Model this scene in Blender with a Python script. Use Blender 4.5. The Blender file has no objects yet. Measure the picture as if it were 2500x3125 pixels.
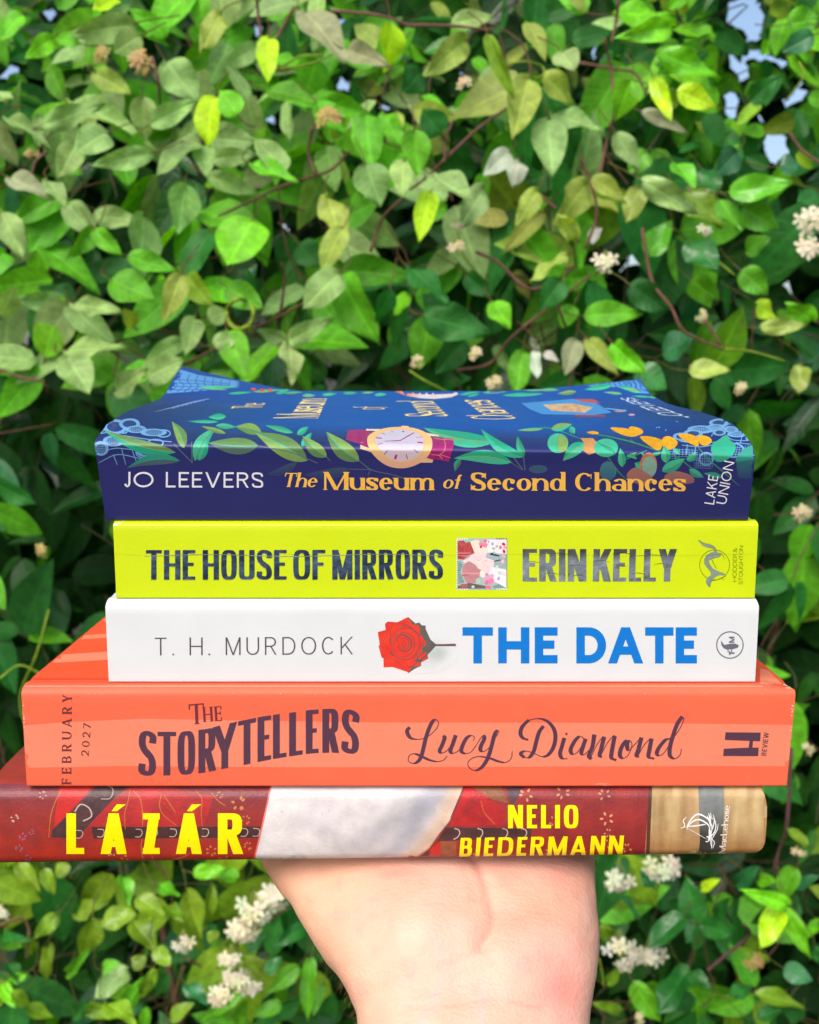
import bpy, bmesh, math, random
import numpy as np
from mathutils import Vector, Matrix
from mathutils.bvhtree import BVHTree
from mathutils.geometry import delaunay_2d_cdt
random.seed(7)
rng = np.random.default_rng(11)
SC = bpy.context.scene
COL = SC.collection

# ------------------------------------------------------------------ camera, sky, sun, exposure
EYE = 1.5                      # eye height above the ground, metres
DIST = 0.303                   # camera to the spines
FPX = 3030.0                   # focal length in photograph pixels (2500 wide)
PITCH = math.radians(8.5)
cam = bpy.data.cameras.new('camera')
camo = bpy.data.objects.new('camera', cam); COL.objects.link(camo); SC.camera = camo
camo.location = (0, -DIST, EYE)
camo.rotation_euler = (math.pi/2 - PITCH, 0, 0)
cam.sensor_fit = 'HORIZONTAL'; cam.sensor_width = 36; cam.lens = 36*FPX/2500
cam.clip_start = 0.01; cam.clip_end = 200
cam.dof.use_dof = True; cam.dof.focus_distance = 0.306; cam.dof.aperture_fstop = 24
cam.dof.aperture_blades = 0

SUN_EL, SUN_AZ = math.radians(48), math.radians(205)   # azimuth clockwise from +Y: behind the photographer
w = bpy.data.worlds.new('World'); SC.world = w; w.use_nodes = True
nt = w.node_tree
sky = nt.nodes.new('ShaderNodeTexSky'); sky.sky_type = 'NISHITA'; sky.sun_disc = False
sky.sun_elevation = SUN_EL; sky.sun_rotation = SUN_AZ
sky.dust_density = 3.5; sky.ozone_density = .8; sky.air_density = 1.0
bgn = nt.nodes['Background']; nt.links.new(sky.outputs[0], bgn.inputs[0]); bgn.inputs[1].default_value = 0.15
sun = bpy.data.lights.new('sun', 'SUN'); sun.energy = 1.5; sun.angle = math.radians(35); sun.color = (1, .96, .9)
suno = bpy.data.objects.new('sun', sun); COL.objects.link(suno)
sd = Vector((math.sin(SUN_AZ)*math.cos(SUN_EL), math.cos(SUN_AZ)*math.cos(SUN_EL), math.sin(SUN_EL)))
suno.rotation_euler = sd.to_track_quat('Z', 'Y').to_euler()
suno.location = (0, -3, 4)
SC.view_settings.view_transform = 'Standard'; SC.view_settings.look = 'None'
SC.view_settings.gamma = 1; SC.view_settings.use_curve_mapping = False
SC.view_settings.exposure = 0.58
SC.cycles.max_bounces = 8; SC.cycles.transparent_max_bounces = 4

# ------------------------------------------------------------------ helpers
CF = np.array([0, math.cos(PITCH), -math.sin(PITCH)]); CU = np.array([0, math.sin(PITCH), math.cos(PITCH)])
CO = np.array([0, -DIST, EYE])
def ray(px, py):
    return CF + np.array([(px-1250)/FPX, 0, 0]) + CU*((1562.5-py)/FPX)
def at(px, py, y):                       # the point of the plane at depth y that the photograph shows at a pixel
    d = ray(px, py); return CO + d*((DIST+y)/d[1])
def project(P):
    d = np.asarray(P) - CO; f = d@CF
    return 1250 + FPX*d[..., 0]/f, 1562.5 - FPX*(d@CU)/f

def lin(r, g=None, b=None):
    if g is None: r, g, b = r
    f = lambda c: (c/255/12.92 if c/255 <= .04045 else ((c/255+.055)/1.055)**2.4)
    return (f(r), f(g), f(b))

def link(name, me, parent=None, mat=None):
    o = bpy.data.objects.new(name, me); COL.objects.link(o)
    if parent is not None:
        o.parent = parent
    if mat is not None and me is not None:
        me.materials.append(mat)
    return o
def empty(name, loc=(0, 0, 0)):
    o = bpy.data.objects.new(name, None); COL.objects.link(o); o.location = loc; o.empty_display_size = .02
    return o
def tag(o, label, cat, group=None, kind=None):
    o['label'] = label; o['category'] = cat
    if group: o['group'] = group
    if kind: o['kind'] = kind
    return o
def mesh(name, V, F, smooth=True, cols=None, sharp=None):
    me = bpy.data.meshes.new(name)
    me.from_pydata([tuple(v) for v in V], [], [tuple(f) for f in F]); me.update()
    me.polygons.foreach_set('use_smooth', [smooth]*len(me.polygons))
    if cols is not None:                 # one colour per vertex
        a = me.color_attributes.new('tint', 'FLOAT_COLOR', 'POINT')
        c = np.ones((len(V), 4), np.float32); c[:, :3] = cols
        a.data.foreach_set('color', c.ravel())
    if sharp: me.set_sharp_from_angle(angle=math.radians(sharp))
    return me

# ------------------------------------------------------------------ materials
def nodemat(name):
    m = bpy.data.materials.new(name); m.use_nodes = True
    return m, m.node_tree, m.node_tree.nodes['Principled BSDF']
def print_mat(name, rough=.4, spec=.4, mottle=.06, scale=60, stretch=(1, 1, 1), bump=.02, bscale=900, metallic=0., coat=0., gain=.74):
    """printed card: the ink colour sits in the tint attribute, a fine noise varies it"""
    m, t, p = nodemat(name); N = t.nodes
    at_ = N.new('ShaderNodeAttribute'); at_.attribute_name = 'tint'
    tc = N.new('ShaderNodeTexCoord'); mp = N.new('ShaderNodeMapping'); mp.inputs['Scale'].default_value = stretch
    t.links.new(tc.outputs['Object'], mp.inputs[0])
    no = N.new('ShaderNodeTexNoise'); no.inputs['Scale'].default_value = scale; no.inputs['Detail'].default_value = 6
    t.links.new(mp.outputs[0], no.inputs['Vector'])
    mr = N.new('ShaderNodeMapRange'); mr.inputs['From Min'].default_value = .25; mr.inputs['From Max'].default_value = .75
    mr.inputs['To Min'].default_value = gain*(1-mottle); mr.inputs['To Max'].default_value = gain*(1+mottle*.7)
    t.links.new(no.outputs[0], mr.inputs[0])
    mx = N.new('ShaderNodeVectorMath'); mx.operation = 'SCALE'
    t.links.new(at_.outputs['Color'], mx.inputs[0]); t.links.new(mr.outputs[0], mx.inputs['Scale'])
    t.links.new(mx.outputs[0], p.inputs['Base Color'])
    p.inputs['Roughness'].default_value = rough; p.inputs['Specular IOR Level'].default_value = spec
    p.inputs['Metallic'].default_value = metallic; p.inputs['Coat Weight'].default_value = coat
    p.inputs['Coat Roughness'].default_value = .15
    n2 = N.new('ShaderNodeTexNoise'); n2.inputs['Scale'].default_value = bscale; n2.inputs['Detail'].default_value = 3
    t.links.new(tc.outputs['Object'], n2.inputs['Vector'])
    n3 = N.new('ShaderNodeTexNoise'); n3.inputs['Scale'].default_value = 45; n3.inputs['Detail'].default_value = 2
    t.links.new(tc.outputs['Object'], n3.inputs['Vector'])
    ad = N.new('ShaderNodeMath'); ad.operation = 'MULTIPLY_ADD'; ad.inputs[1].default_value = 6
    t.links.new(n3.outputs[0], ad.inputs[0]); t.links.new(n2.outputs[0], ad.inputs[2])
    b = N.new('ShaderNodeBump'); b.inputs['Strength'].default_value = bump*6; b.inputs['Distance'].default_value = .0004
    t.links.new(ad.outputs[0], b.inputs['Height']); t.links.new(b.outputs[0], p.inputs['Normal'])
    rr = N.new('ShaderNodeMapRange'); rr.inputs['To Min'].default_value = max(.05, rough-.06); rr.inputs['To Max'].default_value = rough+.1
    t.links.new(n3.outputs[0], rr.inputs[0]); t.links.new(rr.outputs[0], p.inputs['Roughness'])
    return m
def page_mat():
    m, t, p = nodemat('paper_pages'); N = t.nodes
    tc = N.new('ShaderNodeTexCoord'); mp = N.new('ShaderNodeMapping'); mp.inputs['Scale'].default_value = (8, 8, 5200)
    t.links.new(tc.outputs['Object'], mp.inputs[0])
    no = N.new('ShaderNodeTexNoise'); no.inputs['Scale'].default_value = 1; no.inputs['Detail'].default_value = 4
    t.links.new(mp.outputs[0], no.inputs['Vector'])
    cr = N.new('ShaderNodeValToRGB'); cr.color_ramp.elements[0].color = (.42, .36, .26, 1); cr.color_ramp.elements[1].color = (.82, .77, .66, 1)
    cr.color_ramp.elements[0].position = .35; cr.color_ramp.elements[1].position = .6
    t.links.new(no.outputs[0], cr.inputs[0]); t.links.new(cr.outputs[0], p.inputs['Base Color'])
    b = N.new('ShaderNodeBump'); b.inputs['Strength'].default_value = .4; b.inputs['Distance'].default_value = .0003
    t.links.new(no.outputs[0], b.inputs['Height']); t.links.new(b.outputs[0], p.inputs['Normal'])
    p.inputs['Roughness'].default_value = .9
    return m
def leaf_mat(name, rough=.5, spec=.35, trans=.3, veins=90):
    m, t, p = nodemat(name); N = t.nodes
    at_ = N.new('ShaderNodeAttribute'); at_.attribute_name = 'tint'
    uv = N.new('ShaderNodeUVMap'); sp = N.new('ShaderNodeSeparateXYZ'); t.links.new(uv.outputs[0], sp.inputs[0])
    # midrib and side veins from the leaf's own coordinates
    ab = N.new('ShaderNodeMath'); ab.operation = 'ABSOLUTE'; t.links.new(sp.outputs['X'], ab.inputs[0])
    rib = N.new('ShaderNodeMapRange'); rib.inputs['From Min'].default_value = 0; rib.inputs['From Max'].default_value = .07
    rib.inputs['To Min'].default_value = 1; rib.inputs['To Max'].default_value = 0
    t.links.new(ab.outputs[0], rib.inputs[0])
    va = N.new('ShaderNodeMath'); va.operation = 'MULTIPLY_ADD'; va.inputs[1].default_value = -.35
    t.links.new(ab.outputs[0], va.inputs[0]); t.links.new(sp.outputs['Y'], va.inputs[2])
    sn = N.new('ShaderNodeMath'); sn.operation = 'MULTIPLY'; sn.inputs[1].default_value = 42; t.links.new(va.outputs[0], sn.inputs[0])
    s2 = N.new('ShaderNodeMath'); s2.operation = 'SINE'; t.links.new(sn.outputs[0], s2.inputs[0])
    s3 = N.new('ShaderNodeMapRange'); s3.inputs['From Min'].default_value = .75; s3.inputs['From Max'].default_value = 1
    s3.inputs['To Max'].default_value = .45; t.links.new(s2.outputs[0], s3.inputs[0])
    mxm = N.new('ShaderNodeMath'); mxm.operation = 'MAXIMUM'; t.links.new(rib.outputs[0], mxm.inputs[0]); t.links.new(s3.outputs[0], mxm.inputs[1])
    tc = N.new('ShaderNodeTexCoord')
    no = N.new('ShaderNodeTexNoise'); no.inputs['Scale'].default_value = veins; no.inputs['Detail'].default_value = 4
    t.links.new(tc.outputs['Object'], no.inputs['Vector'])
    mr = N.new('ShaderNodeMapRange'); mr.inputs['From Min'].default_value = .3; mr.inputs['From Max'].default_value = .7
    mr.inputs['To Min'].default_value = .72; mr.inputs['To Max'].default_value = 1.22; t.links.new(no.outputs[0], mr.inputs[0])
    ve = N.new('ShaderNodeMath'); ve.operation = 'MULTIPLY_ADD'; ve.inputs[1].default_value = .38
    t.links.new(mxm.outputs[0], ve.inputs[0]); t.links.new(mr.outputs[0], ve.inputs[2])
    sc = N.new('ShaderNodeVectorMath'); sc.operation = 'SCALE'
    t.links.new(at_.outputs['Color'], sc.inputs[0]); t.links.new(ve.outputs[0], sc.inputs['Scale'])
    t.links.new(sc.outputs[0], p.inputs['Base Color'])
    p.inputs['Roughness'].default_value = rough; p.inputs['Specular IOR Level'].default_value = spec
    b = N.new('ShaderNodeBump'); b.inputs['Strength'].default_value = .5; b.inputs['Distance'].default_value = .001; b.invert = True
    t.links.new(mxm.outputs[0], b.inputs['Height']); t.links.new(b.outputs[0], p.inputs['Normal'])
    tr = N.new('ShaderNodeBsdfTranslucent')
    hs = N.new('ShaderNodeHueSaturation'); hs.inputs['Saturation'].default_value = 1.25; hs.inputs['Value'].default_value = 1.3; hs.inputs['Hue'].default_value = .485
    t.links.new(sc.outputs[0], hs.inputs['Color']); t.links.new(hs.outputs[0], tr.inputs['Color'])
    ms = N.new('ShaderNodeMixShader'); ms.inputs[0].default_value = trans
    t.links.new(p.outputs[0], ms.inputs[1]); t.links.new(tr.outputs[0], ms.inputs[2])
    t.links.new(ms.outputs[0], N['Material Output'].inputs['Surface'])
    return m
def plain_mat(name, rough=.7, mottle=.25, scale=200, trans=0.):
    m = print_mat(name, rough, .3, mottle, scale, bump=.05, bscale=600, gain=.95)
    if trans:
        t = m.node_tree; p = t.nodes['Principled BSDF']; tr = t.nodes.new('ShaderNodeBsdfTranslucent')
        t.links.new(p.inputs['Base Color'].links[0].from_socket, tr.inputs['Color'])
        ms = t.nodes.new('ShaderNodeMixShader'); ms.inputs[0].default_value = trans
        t.links.new(p.outputs[0], ms.inputs[1]); t.links.new(tr.outputs[0], ms.inputs[2])
        t.links.new(ms.outputs[0], t.nodes['Material Output'].inputs['Surface'])
    return m
def skin_mat():
    m, t, p = nodemat('skin'); N = t.nodes
    at_ = N.new('ShaderNodeAttribute'); at_.attribute_name = 'tint'
    tc = N.new('ShaderNodeTexCoord')
    no = N.new('ShaderNodeTexNoise'); no.inputs['Scale'].default_value = 70; no.inputs['Detail'].default_value = 6
    t.links.new(tc.outputs['Object'], no.inputs['Vector'])
    mx = N.new('ShaderNodeMix'); mx.data_type = 'RGBA'; mx.blend_type = 'MULTIPLY'; mx.inputs[0].default_value = .35
    cr = N.new('ShaderNodeValToRGB'); cr.color_ramp.elements[0].color = (.95, .62, .55, 1); cr.color_ramp.elements[1].color = (1, 1, 1, 1)
    cr.color_ramp.elements[0].position = .3; cr.color_ramp.elements[1].position = .6
    t.links.new(no.outputs[0], cr.inputs[0])
    t.links.new(at_.outputs['Color'], mx.inputs[6]); t.links.new(cr.outputs[0], mx.inputs[7])
    t.links.new(mx.outputs[2], p.inputs['Base Color'])
    p.inputs['Subsurface Weight'].default_value = .25; p.inputs['Subsurface Radius'].default_value = (1, .35, .2); p.inputs['Subsurface Scale'].default_value = .004
    p.inputs['Roughness'].default_value = .48; p.inputs['Specular IOR Level'].default_value = .35
    vo = N.new('ShaderNodeTexVoronoi'); vo.inputs['Scale'].default_value = 900
    t.links.new(tc.outputs['Object'], vo.inputs['Vector'])
    mp = N.new('ShaderNodeMapping'); mp.inputs['Scale'].default_value = (60, 300, 300); t.links.new(tc.outputs['Object'], mp.inputs[0])
    n2 = N.new('ShaderNodeTexNoise'); n2.inputs['Scale'].default_value = 2; n2.inputs['Detail'].default_value = 6; t.links.new(mp.outputs[0], n2.inputs['Vector'])
    ad = N.new('ShaderNodeMath'); ad.operation = 'MULTIPLY_ADD'; ad.inputs[1].default_value = 2.0
    t.links.new(n2.outputs[0], ad.inputs[0]); t.links.new(vo.outputs['Distance'], ad.inputs[2])
    b = N.new('ShaderNodeBump'); b.inputs['Strength'].default_value = .26; b.inputs['Distance'].default_value = .0005
    t.links.new(ad.outputs[0], b.inputs['Height']); t.links.new(b.outputs[0], p.inputs['Normal'])
    return m
def ground_mat():
    m, t, p = nodemat('garden_soil'); N = t.nodes
    tc = N.new('ShaderNodeTexCoord'); no = N.new('ShaderNodeTexNoise'); no.inputs['Scale'].default_value = 9; no.inputs['Detail'].default_value = 8
    t.links.new(tc.outputs['Object'], no.inputs['Vector'])
    cr = N.new('ShaderNodeValToRGB'); cr.color_ramp.elements[0].color = (.03, .022, .014, 1); cr.color_ramp.elements[1].color = (.05, .075, .02, 1)
    cr.color_ramp.elements[0].position = .4; cr.color_ramp.elements[1].position = .6
    t.links.new(no.outputs[0], cr.inputs[0]); t.links.new(cr.outputs[0], p.inputs['Base Color']); p.inputs['Roughness'].default_value = .95
    return m
# ------------------------------------------------------------------ lettering: glyphs drawn from stems, bowls and pen strokes
# units: cap height 1, y up
class Style:
    def __init__(s, tv, th, n=2.0, xh=.62, tr=.1, sp=.3, ser=0., sh=.03, wm=None, bar=.24):
        s.bar = bar
        s.tv, s.th, s.n, s.xh, s.tr, s.sp, s.ser, s.sh = tv, th, n, xh, tr, sp, ser, sh
        s.wm = wm or {}
def gR(x0, y0, x1, y1): return [[(x0, y0), (x1, y0), (x1, y1), (x0, y1)]]
def gD(x0, y0, x1, y1, w): return [[(x0-w/2, y0), (x0+w/2, y0), (x1+w/2, y1), (x1-w/2, y1)]]
def gB(cx, cy, rx, ry, a0, a1, tv, th, n=2.0, seg=None):
    seg = seg or max(6, int(abs(a1-a0)/9)); o = []
    def pt(a, rx, ry):
        c, s = math.cos(a), math.sin(a); e = 2/n
        return (cx+rx*math.copysign(abs(c)**e, c), cy+ry*math.copysign(abs(s)**e, s))
    A = [math.radians(a0+(a1-a0)*i/seg) for i in range(seg+1)]
    for a, b in zip(A, A[1:]):
        o.append([pt(a, rx, ry), pt(b, rx, ry), pt(b, rx-tv, ry-th), pt(a, rx-tv, ry-th)])
    return o
def crom(P, k=8, closed=False):
    P = [np.array(p, float) for p in P]; n = len(P); out = []
    rngi = range(n) if closed else range(n-1)
    for i in rngi:
        p1, p2 = P[i], P[(i+1) % n]
        p0 = P[(i-1) % n] if closed or i > 0 else 2*p1-p2
        p3 = P[(i+2) % n] if closed or i+2 < n else 2*p2-p1
        for j in range(k):
            t = j/k
            out.append(.5*((2*p1)+(-p0+p2)*t+(2*p0-5*p1+4*p2-p3)*t*t+(-p0+3*p1-3*p2+p3)*t**3))
    if not closed: out.append(P[-1])
    return out
def sweep(pts, wf):
    """strip of quads along pts; wf(i, tangent) gives the full width"""
    pts = [np.array(p, float) for p in pts]; o = []; L = []; Rr = []
    for i, p in enumerate(pts):
        t = pts[min(i+1, len(pts)-1)]-pts[max(i-1, 0)]; l = np.hypot(*t) or 1; t = t/l
        nrm = np.array([-t[1], t[0]]); h = wf(i/(len(pts)-1), t)/2
        L.append(p+nrm*h); Rr.append(p-nrm*h)
    for i in range(len(pts)-1):
        o.append([tuple(L[i]), tuple(L[i+1]), tuple(Rr[i+1]), tuple(Rr[i])])
    return o
def pen(P, tv, th, k=7, closed=False):
    pts = crom(P, k, closed)
    if closed: pts.append(pts[0])
    return sweep(pts, lambda i, t: th+(tv-th)*abs(t[1])**1.3)
BASEW = dict(A=.72, B=.6, C=.68, D=.7, E=.52, F=.5, G=.74, H=.7, I=0, J=.42, K=.66, L=.48, M=.86, N=.72, O=.8, R=.62, S=.56, T=.6, U=.68, V=.7, W=1.02, Y=.64, Z=.6,
             a=.52, c=.48, d=.58, e=.52, f=.34, h=.58, m=.92, n=.58, o=.54, s=.42, u=.58)
BASEW.update({'&': .7, '.': 0, '2': .5, '0': .56, '7': .5, 'Á': .72})
def glyph(ch, W, st):
    tv, th, n, xh = st.tv, st.th, st.n, st.xh; o = []
    ser, sh = st.ser, st.sh
    def stem(x, y0=0., y1=1., t=None, foot=True, head=True, hl=True):
        t = tv if t is None else t
        r = gR(x, y0, x+t, y1)
        if ser:
            if foot: r += gR(x-ser, y0, x+t+ser, y0+sh)
            if head: r += gR(x-ser, y1-sh, x+t+(ser if hl else 0), y1)
        return r
    if ch in 'AÁ':
        tl = th*1.3 if ser else tv
        o += gD(tl/2, 0, W/2, 1, tl*1.04)+gD(W-tv/2, 0, W/2, 1, tv*1.04)+gR(W*.22, st.bar, W*.78, st.bar+th)
        if ser: o += gR(-ser, 0, tl+ser, sh)+gR(W-tv-ser, 0, W+ser, sh)
        if ch == 'Á': o += [[(W*.42, 1.05), (W*.62, 1.05), (W*.98, 1.22), (W*.62, 1.22)]]
    elif ch == 'B':
        ym = .5; xm = W*.5
        o += stem(0)+gR(0, 1-th, xm, 1)+gR(0, ym-th/2, xm, ym+th/2)+gR(0, 0, xm, th)
        o += gB(xm, .25+th/4, W-xm, .25+th/4, -90, 90, tv, th, n)+gB(xm, .75-th/4, W*.94-xm, .25+th/4, -90, 90, tv, th, n)
    elif ch in 'CG':
        o += gB(W/2, .5, W/2, .5, 42, 318, tv, th, n)
        if ch == 'G': o += gR(W-tv, .12, W, .48)+gR(W*.56, .48-th, W, .48)
        elif ser: o += gR(W*.86-.01, .68, W*.86+.03, .95)
    elif ch == 'D':
        xm = W*.42
        o += stem(0)+gR(0, 1-th, xm, 1)+gR(0, 0, xm, th)+gB(xm, .5, W-xm, .5, -90, 90, tv, th, n)
    elif ch in 'EF':
        o += stem(0)+gR(0, 1-th, W, 1)+gR(0, .5-th/2+.02, W*.86, .5+th/2+.02)
        if ch == 'E': o += gR(0, 0, W, th)
        if ser:
            o += gR(W-th, .76, W, 1)+gR(W*.86-th, .4, W*.86, .64)
            if ch == 'E': o += gR(W-th, 0, W, .26)
    elif ch == 'H': o += stem(0)+stem(W-tv)+gR(0, .5-th/2, W, .5+th/2)
    elif ch == 'I': o += stem(0)
    elif ch == 'J': o += stem(W-tv, .28, 1, foot=False)+gB(W-tv-(W-tv)*.5+tv*.5, .28, (W)*.5, .28, 195, 360, tv, th, n)
    elif ch == 'K': o += stem(0)+gD(tv*.8, .36, W-tv/2, 1, tv*1.1)+gD(W-tv/2, 0, tv+(W-tv)*.25, .6, tv*1.15)
    elif ch == 'L':
        o += stem(0)+gR(0, 0, W, th)
        if ser: o += gR(W-th, 0, W, .3)
    elif ch == 'M':
        tl = th*1.6 if ser else tv
        o += stem(0, t=tl)+stem(W-tv)+gD(W/2, 0.0, tl/2+tv*.2, 1, tv)+gD(W/2, 0.0, W-tv/2, 1, tl)
    elif ch == 'N':
        tl = th*1.6 if ser else tv
        o += stem(0, t=tl)+stem(W-tl, t=tl)+gD(W-tl/2-tv*.1, 0, tl/2+tv*.1, 1, tv*1.1)
    elif ch in 'O0': o += gB(W/2, .5, W/2, .5, 0, 360, tv, th, n, 44)
    elif ch == 'R':
        ym = .45; xm = W*.5
        o += stem(0)+gR(0, 1-th, xm, 1)+gR(0, ym, xm, ym+th)+gB(xm, (1+ym)/2, W*.96-xm, (1-ym)/2, -90, 90, tv, th, n)
        o += gD(W-tv/2, 0, W*.5, ym+th/2, tv*1.06)
        if ser: o += gR(W-tv, 0, W+ser, sh)
    elif ch in 'Ss':
        H = 1 if ch == 'S' else xh; xl, xr, a, b = tv*.5, W-tv*.5, th*.5, H-th*.5
        P = [(xr, H*.73), (W*.82, H*.88), (W*.5, b), (xl+W*.06, H*.9), (xl, H*.74), (xl+W*.1, H*.6), (W*.5, H*.5), (xr-W*.1, H*.41), (xr, H*.26), (xr-W*.06, H*.1), (W*.5, a), (W*.18, H*.11), (xl, H*.27)]
        pts = crom(P, 6); mid = len(pts)*.5
        o += sweep(pts, lambda i, t: max(th+(tv-th)*abs(t[1])**1.2, th+(tv-th)*1.0*math.exp(-((i-.5)/.12)**2)))
        if ser: o += gR(W-.05, H*.66, W, H*.97)+gR(0, H*.03, .05, H*.34)
    elif ch == 'T':
        o += stem(W/2-tv/2, head=False)+gR(0, 1-th, W, 1)
        if ser: o += gR(0, .74, th, 1)+gR(W-th, .74, W, 1)
    elif ch == 'U':
        ry = min(.5, W*.5*(1.0 if n < 3 else .9)); tr_ = th*1.6 if ser else tv
        o += stem(0, ry, 1, foot=False)+stem(W-tr_, ry, 1, t=tr_, foot=False)+gB(W/2, ry, W/2, ry, 180, 360, tv, th, n)
    elif ch == 'V': o += gD(W/2, 0, tv/2, 1, tv*1.05)+gD(W/2, 0, W-tv/2, 1, tv*1.05)
    elif ch == 'W': o += gD(W*.27, 0, tv/2, 1, tv)+gD(W*.27, 0, W/2, 1, tv)+gD(W*.73, 0, W/2, 1, tv)+gD(W*.73, 0, W-tv/2, 1, tv)
    elif ch == 'Y':
        tl = th*1.4 if ser else tv
        o += gD(W/2, .4, tv/2, 1, tv*1.08)+gD(W/2, .4, W-tl/2, 1, tl*1.08)+gR(W/2-tv/2, 0, W/2+tv/2, .42)
        if ser: o += gR(W/2-tv/2-ser, 0, W/2+tv/2+ser, sh)+gR(-ser, 1-sh, tv+ser, 1)+gR(W-tl-ser, 1-sh, W+ser, 1)
    elif ch == 'Z': o += gR(0, 1-th, W, 1)+gR(0, 0, W, th)+gD(tv*.55, 0, W-tv*.55, 1, tv*1.1)
    elif ch == '2': o += pen([(tv*.4, .75), (W*.25, .95), (W*.6, .96), (W-tv/2, .74), (W*.7, .42), (W*.3, .16), (tv*.4, .04)], tv, th)+gR(0, 0, W, max(th, .09))
    elif ch == '7': o += gR(0, 1-max(th, .09), W, 1)+gD(W*.3, 0, W-tv*.5, 1, tv)
    elif ch == '.': o += gR(0, 0, tv*1.15, tv*1.15)
    elif ch == '&': o += pen([(W, .02), (W*.55, .42), (W*.2, .8), (W*.4, .97), (W*.62, .8), (W*.25, .48), (W*.04, .22), (W*.3, .03), (W*.7, .14), (W, .5)], tv, th)
    elif ch == '!': pass
    elif ch == 'o': o += gB(W/2, xh/2, W/2, xh/2, 0, 360, tv, th, n, 36)
    elif ch == 'c': o += gB(W/2, xh/2, W/2, xh/2, 40, 322, tv, th, n)+(gB(W*.78, xh*.74, tv*.55, tv*.55, 0, 360, tv*.5, tv*.5) if ser else [])
    elif ch == 'e': o += gB(W/2, xh/2, W/2, xh/2, 0, 322, tv, th, n)+gR(tv*.6, xh*.5, W-tv*.2, xh*.5+th)
    elif ch in 'nhu':
        top = {'n': xh, 'h': 1.04, 'u': xh}[ch]; ry = W*.36
        if ch == 'u':
            o += stem(0, ry, xh, foot=False, hl=False)+gB(W/2, ry, W/2, ry, 180, 330, tv, th, n)+stem(W-tv, 0, xh, hl=False)
        else:
            o += stem(0, 0, top, hl=False)+gB(W/2+tv*.1, xh-ry, W/2-tv*.1, ry, 0, 165, tv, th, n)+stem(W-tv, 0, xh-ry, head=False)
    elif ch == 'm':
        hw = (W+tv)/2; ry = hw*.34
        o += stem(0, 0, xh, hl=False)
        for x in (0, hw-tv):
            o += gB(x+hw/2+tv*.1, xh-ry, hw/2-tv*.1, ry, 0, 165, tv, th, n)+stem(x+hw-tv, 0, xh-ry, head=False)
    elif ch == 'd': o += gB(W*.46, xh/2, W*.46, xh/2, 0, 360, tv, th, n, 36)+stem(W-tv, 0, 1.04, hl=False)
    elif ch == 'a':
        o += stem(W-tv, 0, xh*.68, head=False)+gB(W*.54, xh*.66, W*.46, xh*.34, 0, 155, tv, th, n)+gB(W*.47, xh*.29, W*.47, xh*.29, 0, 360, tv*.9, th, n, 30)
    elif ch == 'f':
        o += stem(W*.28, 0, .82, head=False)+gB(W*.28+W*.36, .8, W*.36, .22, 40, 180, tv, th, n)+gR(0, xh-th, W*.9, xh)
    return o
def layout(s, st, length):
    """glyphs of s filling a line of the given length (in cap heights)"""
    fixed = 0.; flex = 0.
    for i, c in enumerate(s):
        if c == ' ': fixed += st.sp; continue
        bw = st.wm.get(c, BASEW[c])
        if bw == 0: fixed += st.tv*(1.15 if c == '.' else 1)
        else: flex += bw
        if i+1 < len(s) and s[i+1] != ' ': fixed += st.tr
    m = (length-fixed)/flex if flex else 1
    x = 0.; out = []
    for i, c in enumerate(s):
        if c == ' ': x += st.sp; continue
        bw = st.wm.get(c, BASEW[c]); W = bw*m if bw else st.tv*(1.15 if c == '.' else 1)
        for poly in glyph(c, W, st): out.append([(x+px, py) for px, py in poly])
        x += W
        if i+1 < len(s) and s[i+1] != ' ': x += st.tr
    return out

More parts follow.
